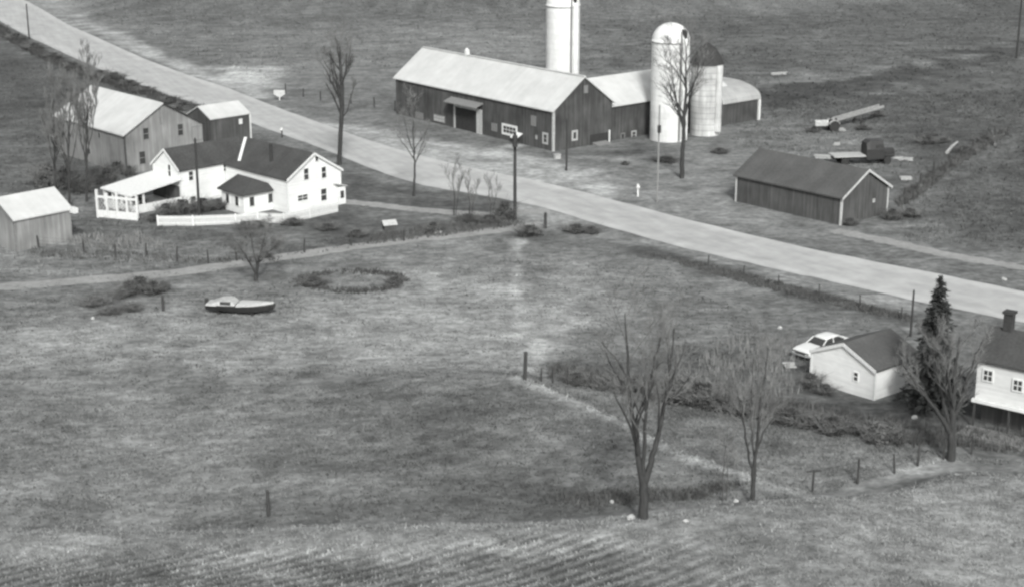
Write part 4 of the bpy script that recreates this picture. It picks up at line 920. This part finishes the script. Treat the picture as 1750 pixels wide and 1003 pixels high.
wirefence('wire_fence', 'wire fence with dark posts between farmhouse yard and lane', [(66,425),(143,430),(197,441),(250,437),(302,447),(356,450),(405,446),(520,432),(600,420),(690,412)], 1.3, .09)
wirefence('wire_fence', 'wire fence climbing the near right mound from the hollow', [(1388,842),(1465,826),(1529,808),(1568,796),(1612,785)], 1.55, .075, 2, crossb=(0,))
wirefence('wire_fence', 'wire fence running through the dark hedge row', [(897,649),(925,652),(945,655),(970,658),(1010,664),(1060,672),(1120,684),(1200,697),(1280,712),(1360,728),(1430,744),(1500,756),(1562,764),(1660,776),(1760,790)], 1.25, .06, 3)
wirefence('rail_fence', 'broken pole fence in the pasture right of the equipment shed', [(1545,340),(1572,318),(1595,300),(1622,282),(1640,268),(1662,256),(1685,244),(1700,232)], 1.4, .13, 2)
wirefence('wire_fence', 'old wire fence beside the road left of the long barn', [(488,160),(518,166),(548,172),(600,178),(640,184),(675,190)], 1.4, .1, 2)
wirefence('wire_fence', 'wire fence posts on the verge left of the spruce', [(1210,455),(1270,470),(1330,488),(1400,506),(1470,524),(1540,545)], 1.0, .06, 2)
# picket fence before the farmhouse
def picket(name, label, px, h_):
    pts = [P(*q) for q in px]; o = thing(name, label, 'fence', pts[0]); mb, rl = MB(), MB()
    for a, b in zip(pts[:-1], pts[1:]):
        d = b-a; n = int(d.length/.16); rz = math.atan2(d.y, d.x)
        for k in range(n):
            c = a+d*((k+.5)/n)-pts[0]; mb.box(c+Vector((0,0,h_/2)), (.11,.025,h_), rz)
        for z in (.25, .8): rl.box((a+b)/2-pts[0]+Vector((0,0,h_*z)), (d.length,.05,.09), rz)
        po = MB(); po.box(a-pts[0]+Vector((0,0,h_*.53)), (.14,.14,h_*1.06), rz); po.build('post', 'white', o)
    mb.build('pickets', 'white', o); rl.build('rail', 'white', o); return o
picket('picket_fence', 'white picket fence with a corner before the farmhouse', [(270,386),(330,386),(403,383),(441,380),(485,382),(530,373),(578,362)], 1.05)
# white trellis at the left of the porch
ta, tb = P(168, 372), P(236, 378)
o = thing('trellis', 'white lattice trellis left of the farmhouse porch', 'trellis', ta); d = tb-ta; rz = math.atan2(d.y, d.x); n = 4
for k in range(n+1): mb = MB(); mb.box(d*(k/n)+Vector((0,0,1.5)), (.22,.22,(3.1,2.5,2.9,2.2,2.4)[k]), rz); mb.build('post', 'white', o)
mb = MB(); mb.box(d*.5+Vector((0,0,.45)), (d.length,.06,.8), rz); mb.box(d*.5+Vector((0,0,2.3)), (d.length,.08,.25), rz); mb.build('rail', 'white', o)
mb = MB()
for k in range(26):
    c = d*((k+.5)/26)+Vector((0,0,1.5)); mb.box(c, (.04,.03,1.7), rz, (R(35 if k % 2 else -35), 'Y'))
mb.build('lattice', 'oldwh', o)

# ------------------------------------------------------------------ vehicles and machinery
def wheel(parent, c, r, w, rz=0, rim='chrome'):
    t = MB(); rr = [(r*.62,-w/2),(r*.92,-w/2),(r,-w*.3),(r,w*.3),(r*.92,w/2),(r*.62,w/2)]; t.lathe(rr, 20)
    fr = Matrix.Translation(c) @ Matrix.Rotation(math.pi/2, 4, 'X'); par = world_of(parent)
    wo = t.build('wheel', 'rubber', parent); wo.matrix_basis = fr
    h_ = MB().lathe([(.02,-w*.42),(r*.4,-w*.44),(r*.64,-w*.34),(r*.64,w*.34),(r*.4,w*.44),(.02,w*.42)], 16).build('rim', rim, wo); return wo
def sec(x, prof): return [(x, y, z) for y, z in prof]+[(x, -y, z) for y, z in prof[::-1]]
def sedan(label, loc, rz, m='paint'):
    o = thing('parked_car', label, 'car', loc, rz)
    st = [(2.62,.55,.50,.70),(2.58,.86,.42,.80),(2.2,.93,.34,.90),(1.3,.95,.32,.96),(.7,.95,.32,.98),(-.6,.95,.32,.98),(-1.6,.95,.32,.98),(-2.4,.93,.36,.95),(-2.75,.86,.44,.88),(-2.8,.6,.5,.8)]
    MB().loft([sec(x, [(w*.9, zb), (w, zb+.12), (w, zt-.14), (w*.93, zt-.02), (w*.5, zt+.03)]) for x, w, zb, zt in st]).build('body', m, o, smooth=False)
    cab = [(.95,.80,.96,.02),(.30,.70,.96,.42),(-.10,.69,.96,.50),(-1.1,.69,.96,.49),(-1.75,.72,.96,.16),(-1.95,.75,.96,.02)]
    MB().loft([sec(x, [(w+.06, zb), (w*.94, zb+hh)]) for x, w, zb, hh in cab]).build('window', 'glass', o)
    MB().loft([sec(x, [(w, z), (w*.97, z+.05), (w*.6, z+.08)]) for x, w, z in ((.32,.66,1.38),(-.1,.68,1.45),(-1.1,.68,1.45),(-1.6,.64,1.30))]).build('roof', m, o, smooth=True)
    pl = MB()
    for sy in (-1, 1):
        for (xa, za, xb, zb) in ((.97,.96,.30,1.40),(-.45,.96,-.45,1.44),(-1.95,.97,-1.55,1.32)): pl.tube([(xa, sy*.80, za), (xb, sy*.66, zb)], .045, 6)
    pl.build('pillar', m, o)
    for sx, nm in ((1, 2.68), (-1, -2.84)):
        MB().tube([(nm-.12*sx,-.95,.5),(nm,-.6,.5),(nm,.6,.5),(nm-.12*sx,.95,.5)], .085, 8).build('bumper', 'chrome', o)
    mb = MB(); mb.box((2.61,0,.68),(.06,1.0,.17)); mb.build('grille', 'iron', o)
    for y in (-.76,-.56,.56,.76): MB().lathe([(.09,0),(.08,.05),(.02,.07)], 12).build('headlight', 'chrome', o).matrix_basis = Matrix.Translation((2.60,y,.72)) @ Matrix.Rotation(math.pi/2,4,'Y')
    for x in (1.75,-1.6):
        for y in (-.78,.78): wheel(o, (x, y, .33), .33, .2)
    return o
pc = (P(1366, 616)+P(1440, 600))/2; pf, pr = P(1368, 617), P(1440, 597)
d = Vector((math.cos(R(219)), math.sin(R(219)), 0)); cc = P(1367, 616)-d*2.6
sedan('white sedan parked behind the garage with its front showing', cc, R(219))
# boat
bp = P(412, 535); rzb = R(-9)
o = thing('motorboat', 'small motorboat with dark hull and pale foredeck lying in the pasture', 'boat', bp, rzb)
bs = [(-2.9,.80,.25,.78),(-1.6,.92,.16,.80),(0,.95,.10,.84),(1.3,.82,.12,.90),(2.3,.48,.26,.97),(2.9,.14,.5,1.02),(3.1,.02,.8,1.03)]
MB().loft([sec(x, [(.03,zb),(w*.72,zb+.18),(w,zt)]) for x, w, zb, zt in bs]).build('hull', 'dpaint', o)
MB().loft([sec(x, [(w*1.02,z),(w*1.02,z+.05),(w*.45,z+.14)]) for x, w, z in ((-.15,.95,.84),(1.3,.82,.90),(2.3,.48,.97),(2.95,.12,1.03))]).build('foredeck', 'trimw', o)
MB().loft([sec(x, [(w,z),(w*.95,z+.08),(w*.5,z+.12)]) for x, w, z in ((-2.9,.78,.78),(-2.2,.86,.80),(-1.9,.87,.80))]).build('stern_deck', 'oldwh', o)
MB().loft([sec(x, [(w,z0),(w*.9,z1)]) for x, w, z0, z1 in ((-2.5,.74,.85,.95),(-1.7,.82,.84,1.22),(-.75,.80,.84,1.26),(-.30,.7,.84,.95))]).build('cabin', 'oldwh', o)
mb = MB(); mb.box((-1.1,-.76,1.08),(.9,.2,.24)); mb.box((-1.1,.76,1.08),(.9,.2,.24)); mb.build('cabin_window', 'glass', o)
mb = MB(); mb.box((-3.05,0,.75),(.25,.32,.85)); mb.build('outboard_motor', 'iron', o)
mb = MB()
for x in (-1.8, 1.2): mb.box((x,0,.06),(.18,1.5,.22))
mb.build('cradle', 'post', o)
# old truck with a flat bed
tp = P(1466, 280); o = thing('flatbed_truck', 'old dark truck with pale flat bed behind the equipment shed', 'truck', tp, R(8)); o.scale = (1.12,1.12,1.2); o.matrix_basis = Matrix.Translation(tp) @ Matrix.Rotation(R(8), 4, 'Z') @ Matrix.Diagonal((1.12,1.12,1.2,1))
mb = MB(); mb.loft([sec(x, [(w,zb),(w,zm),(w*.8,zt)]) for x, w, zb, zm, zt in ((.6,.95,.6,1.6,2.2),(1.0,.98,.6,1.6,2.45),(2.4,.98,.6,1.6,2.45),(2.65,.95,.6,1.55,1.75))]); mb.build('cab', 'dpaint', o)
mb = MB(); mb.loft([sec(x, [(w,.7),(w,1.3),(w*.5,1.55)]) for x, w in ((2.6,.72),(3.6,.66),(3.9,.6))]); mb.build('hood', 'dpaint', o)
mb = MB(); mb.box((2.0,-.93,1.85),(.8,.06,.5)); mb.box((2.0,.93,1.85),(.8,.06,.5)); mb.build('window', 'glass', o)
mb = MB(); mb.box((-1.3,0,.95),(3.6,2.1,.14)); mb.build('flat_bed', 'palewd', o); mb = MB(); mb.box((.3,0,.72),(6.6,.8,.22)); mb.build('chassis', 'iron', o)
mb = MB()
for y in (-.72,.72): mb.box((3.1,y,.95),(1.3,.45,.14))
mb.build('fender', 'iron', o)
for x in (-1.8, 3.05):
    for y in (-.82,.82): wheel(o, (x,y,.42), .42, .24, rim='rust')
# tractor and conveyor
tp = P(1416, 224); o = thing('tractor', 'old tractor with light hood in the far yard', 'tractor', tp, R(190))
mb = MB(); mb.loft([sec(x, [(w,.75),(w,1.35),(w*.6,1.5)]) for x, w in ((.2,.36),(1.9,.34),(2.05,.28))]); mb.build('hood', 'oldwh', o)
mb = MB(); mb.box((-.4,0,.85),(1.3,.6,.5)); mb.box((.9,0,.62),(2.2,.36,.22)); mb.build('chassis', 'iron', o)
mb = MB(); mb.box((-.75,0,1.3),(.45,.5,.1)); mb.box((-.98,0,1.5),(.08,.5,.4)); mb.build('seat', 'iron', o)
mb = MB(); mb.tube([(.1,0,1.35),(-.2,0,1.72)], .03, 6); mb.lathe([(.2,1.70),(.23,1.73),(.2,1.76)], 14, (-.22,0), False); mb.build('steering_wheel', 'iron', o)
mb = MB()
for y in (-.72,.72): mb.loft([[(math.cos(a)*.82-.5, y-.2, .75+math.sin(a)*.82), (math.cos(a)*.82-.5, y+.2, .75+math.sin(a)*.82), (math.cos(a)*.76-.5, y+.2, .75+math.sin(a)*.76), (math.cos(a)*.76-.5, y-.2, .75+math.sin(a)*.76)] for a in [R(20+k*20) for k in range(8)]])
mb.build('fender', 'oldwh', o)
for y in (-.74,.74): wheel(o, (-.5,y,.72), .72, .34, rim='oldwh'); wheel(o, (1.7,y*.7,.38), .38, .18, rim='oldwh')
mb = MB(); mb.tube([(1.2,.15,1.45),(1.2,.15,2.2)], .045, 8); mb.build('exhaust', 'iron', o)
ca_, cb_ = P(1418, 219), P(1505, 207); d = cb_-ca_; rz = math.atan2(d.y, d.x)
o = thing('hay_elevator', 'long pale hay elevator reaching out behind the old tractor', 'conveyor', ca_, rz); Lc = d.length
mb = MB(); mb.hexa([(0,-.45,.75),(Lc,-.45,1.9),(Lc,.45,1.9),(0,.45,.75),(0,-.45,.9),(Lc,-.45,2.05),(Lc,.45,2.05),(0,.45,.9)])
mb.build('trough', 'elev', o); mb = MB()
for y in (-.48,.48): mb.hexa([(0,y-.04,.8),(Lc,y-.04,1.95),(Lc,y+.04,1.95),(0,y+.04,.8),(0,y-.04,1.2),(Lc,y-.04,2.3),(Lc,y+.04,2.3),(0,y+.04,1.2)])
mb.build('side_rail', 'elev', o); mb = MB()
for x in (1.2, Lc*.55):
    zz = .75+1.15*x/Lc
    for y in (-.6,.6): MB().tube([(x,y,.1),(x,y*.7,zz)], .05, 6).build('leg', 'rust', o)
for y in (-.7,.7): wheel(o, (Lc*.55,y,.38), .38, .16, rim='rust')

# ------------------------------------------------------------------ small things
def single(name, label, cat, mb, m, loc, rz=0, normals=True):
    o = mb.build(name, m, normals=normals); o.matrix_basis = Matrix.Translation(Vector(loc)) @ Matrix.Rotation(rz, 4, 'Z'); return tag(o, label, cat)
# white board on a post
b = P(478, 172); o = thing('sign_board', 'plain white board on a post beside the upper road', 'sign', b)
MB().box((0,0,.5),(.12,.12,1.3)).build('post', 'white', o); MB().prism([(-.85,-.08,1.55),(.85,-.08,1.55),(.85,-.08,.95),(.25,-.08,.55),(-.25,-.08,.55),(-.85,-.08,.95)],(0,.06,0)).build('board', 'trimw', o)
# mailboxes
def mailbox(label, x, y, post, box, h_=1.05):
    b = P(x, y); o = thing('mailbox', label, 'mailbox', b); MB().box((0,0,h_/2-.1),(.16,.16,h_+.1)).build('post', post, o)
    ring = lambda yy: [(.17*math.cos(a), yy, h_+.14+.2*math.sin(a)) for a in [math.pi*k/8 for k in range(9)]]+[(-.17,yy,h_),(.17,yy,h_)]
    MB().loft([ring(-.35), ring(.3)]).build('box', box, o); MB().box((.2,-.1,h_+.3),(.03,.05,.3)).build('flag', 'rust', o)
mailbox('pale mailbox on a dark post at the road edge behind the farmhouse', 482, 236, 'post', 'white')
mailbox('white mailbox on a white post in the farmyard grass', 1090, 336, 'white', 'white')
b = P(952, 272); mb = MB(); mb.box((0,0,.28),(.75,.55,.55)); mb.box((0,0,.58),(.85,.65,.08)); single('crate', 'small pale crate beside the short pole before the barn', 'crate', mb, 'oldwh', b, .4)
b = P(665, 392); o = thing('doghouse', 'little doghouse with pale roof on the dark lawn', 'doghouse', b, R(20))
MB().prism([(-.6,-.45,-.05),(-.6,.45,-.05),(-.6,.45,.6),(-.6,0,.9),(-.6,-.45,.6)],(1.2,0,0)).build('wall', 'shedw', o)
mb = MB()
for s_ in (-1,1): mb.hexa([(-.75,s_*.6,.52),(.75,s_*.6,.52),(.75,0,.93),(-.75,0,.93),(-.75,s_*.6,.58),(.75,s_*.6,.58),(.75,0,1.0),(-.75,0,1.0)])
mb.build('roof', 'oldwh', o); MB().box((-.61,0,.25),(.04,.4,.5)).build('door', 'black', o)
def rock(label, x, y, sx, sy, sz, m='stone', seed=0, name='stone', cat='stone'):
    rnd = random.Random(seed); bm = bmesh.new(); bmesh.ops.create_icosphere(bm, subdivisions=2, radius=1)
    mb = MB(); mb.add([(v.co.x*sx*(1+rnd.gauss(0,.09)), v.co.y*sy*(1+rnd.gauss(0,.09)), max(-.5, v.co.z)*sz*(1+rnd.gauss(0,.09))) for v in bm.verts], [[v.index for v in f.verts] for f in bm.faces]); bm.free()
    return single(name, label, cat, mb, m, P(x, y)+Vector((0,0,sz*.35)), seed)
rock('white stone lying left of the big three-stemmed tree', 1078, 886, .32, .22, .2, 'stone', 1)
rock('smaller white stone left of the big tree on the slope', 1046, 858, .17, .14, .12, 'stone', 2)
rock('pale stone right of the big tree on the field edge', 1172, 891, .2, .16, .12, 'oldwh', 3)
rock('pale stone by the slim forked tree', 1258, 857, .18, .15, .12, 'oldwh', 4)
rock('white stone in the pasture below the brush heap', 159, 545, .2, .16, .16, 'stone', 5)
rock('white stone in the scrub up the slope from the garage', 1333, 561, .2, .16, .16, 'stone', 6)
rock('white stone under the broad bare tree', 1563, 714, .26, .2, .16, 'stone', 7)
rock('white stone on the verge by the right road edge', 1716, 478, .4, .25, .14, 'oldwh', 8)
rock('pale stone by the foot of the lone near post', 26, 0+905, .16, .14, .1, 'oldwh', 9) if False else None
def planks(label, x, y, L_, W_, n, rz, m='palewd', seed=0, name='plank_pile', cat='lumber'):
    rnd = random.Random(seed); mb = MB()
    for k in range(n): mb.box((rnd.gauss(0,.12), (k-(n-1)/2)*W_/n+rnd.gauss(0,.04), .08+.12*(k % 3)+.02), (L_*rnd.uniform(.75,1), W_/n*.9, .09), rnd.gauss(0,.07))
    return single(name, label, cat, mb, m, P(x, y), rz)
planks('pale plank pile on the grass behind the equipment shed roof', 1408, 271, 2.6, 1.3, 6, R(-8), 'palewd', 1)
planks('white boards lying right of the old truck, nearer the shed', 1536, 274, 1.6, .9, 4, R(10), 'stone', 2)
planks('white boards at the right end of the yard junk', 1553, 275, 1.1, .8, 4, R(-5), 'stone', 3)
planks('pale boards lying beyond the right gable of the equipment shed', 1547, 307, 1.5, 1.3, 5, R(0), 'oldwh', 4)
planks('pale boards lying in the far field right of the arched barn', 1330, 128, 3.0, 1.2, 5, R(12), 'palewd', 5)
planks('small pale boards below the hay elevator', 1438, 224, 1.1, .8, 4, R(0), 'palewd', 6)
planks('small pale boards above the plank pile in the yard', 1429, 249, 1.0, .7, 4, R(0), 'palewd', 7)
planks('white planks on the weedy ground before the parked sedan', 1350, 628, 1.1, .6, 3, R(4), 'stone', 8)
planks('pale boards beside the small dark bush on the lawn', 749, 399, 1.0, .6, 3, R(5), 'oldwh', 9)
planks('pale boards on the verge below the road', 985, 391, 1.6, .6, 3, R(-15), 'oldwh', 10)
def log(label, p0, p1, r, m, fork=None):
    a, b_ = P(*p0), P(*p1); mb = MB(); d = b_-a; mb.tube([Vector((0,0,r)), d*.5+Vector((0,0,r*1.6)), d+Vector((0,0,r))], [r, r*.9, r*.6], 7)
    if fork: c = P(*fork)-a; mb.tube([d*.5+Vector((0,0,r*1.4)), c+Vector((0,0,r*2))], [r*.7, r*.4], 7)
    return single('log', label, 'log', mb, m, a)
log('pale log leaning among the broken pole fence', (1618,264), (1636,246), .22, 'palewd')
log('forked grey dead branch at the far end of the broken fence', (1700,250), (1695,226), .15, 'midwd', (1716,233))
log('dark fallen log in the far pasture left of the fence', (1566,238), (1602,234), .25, 'iron')
print('objects', len(bpy.data.objects))
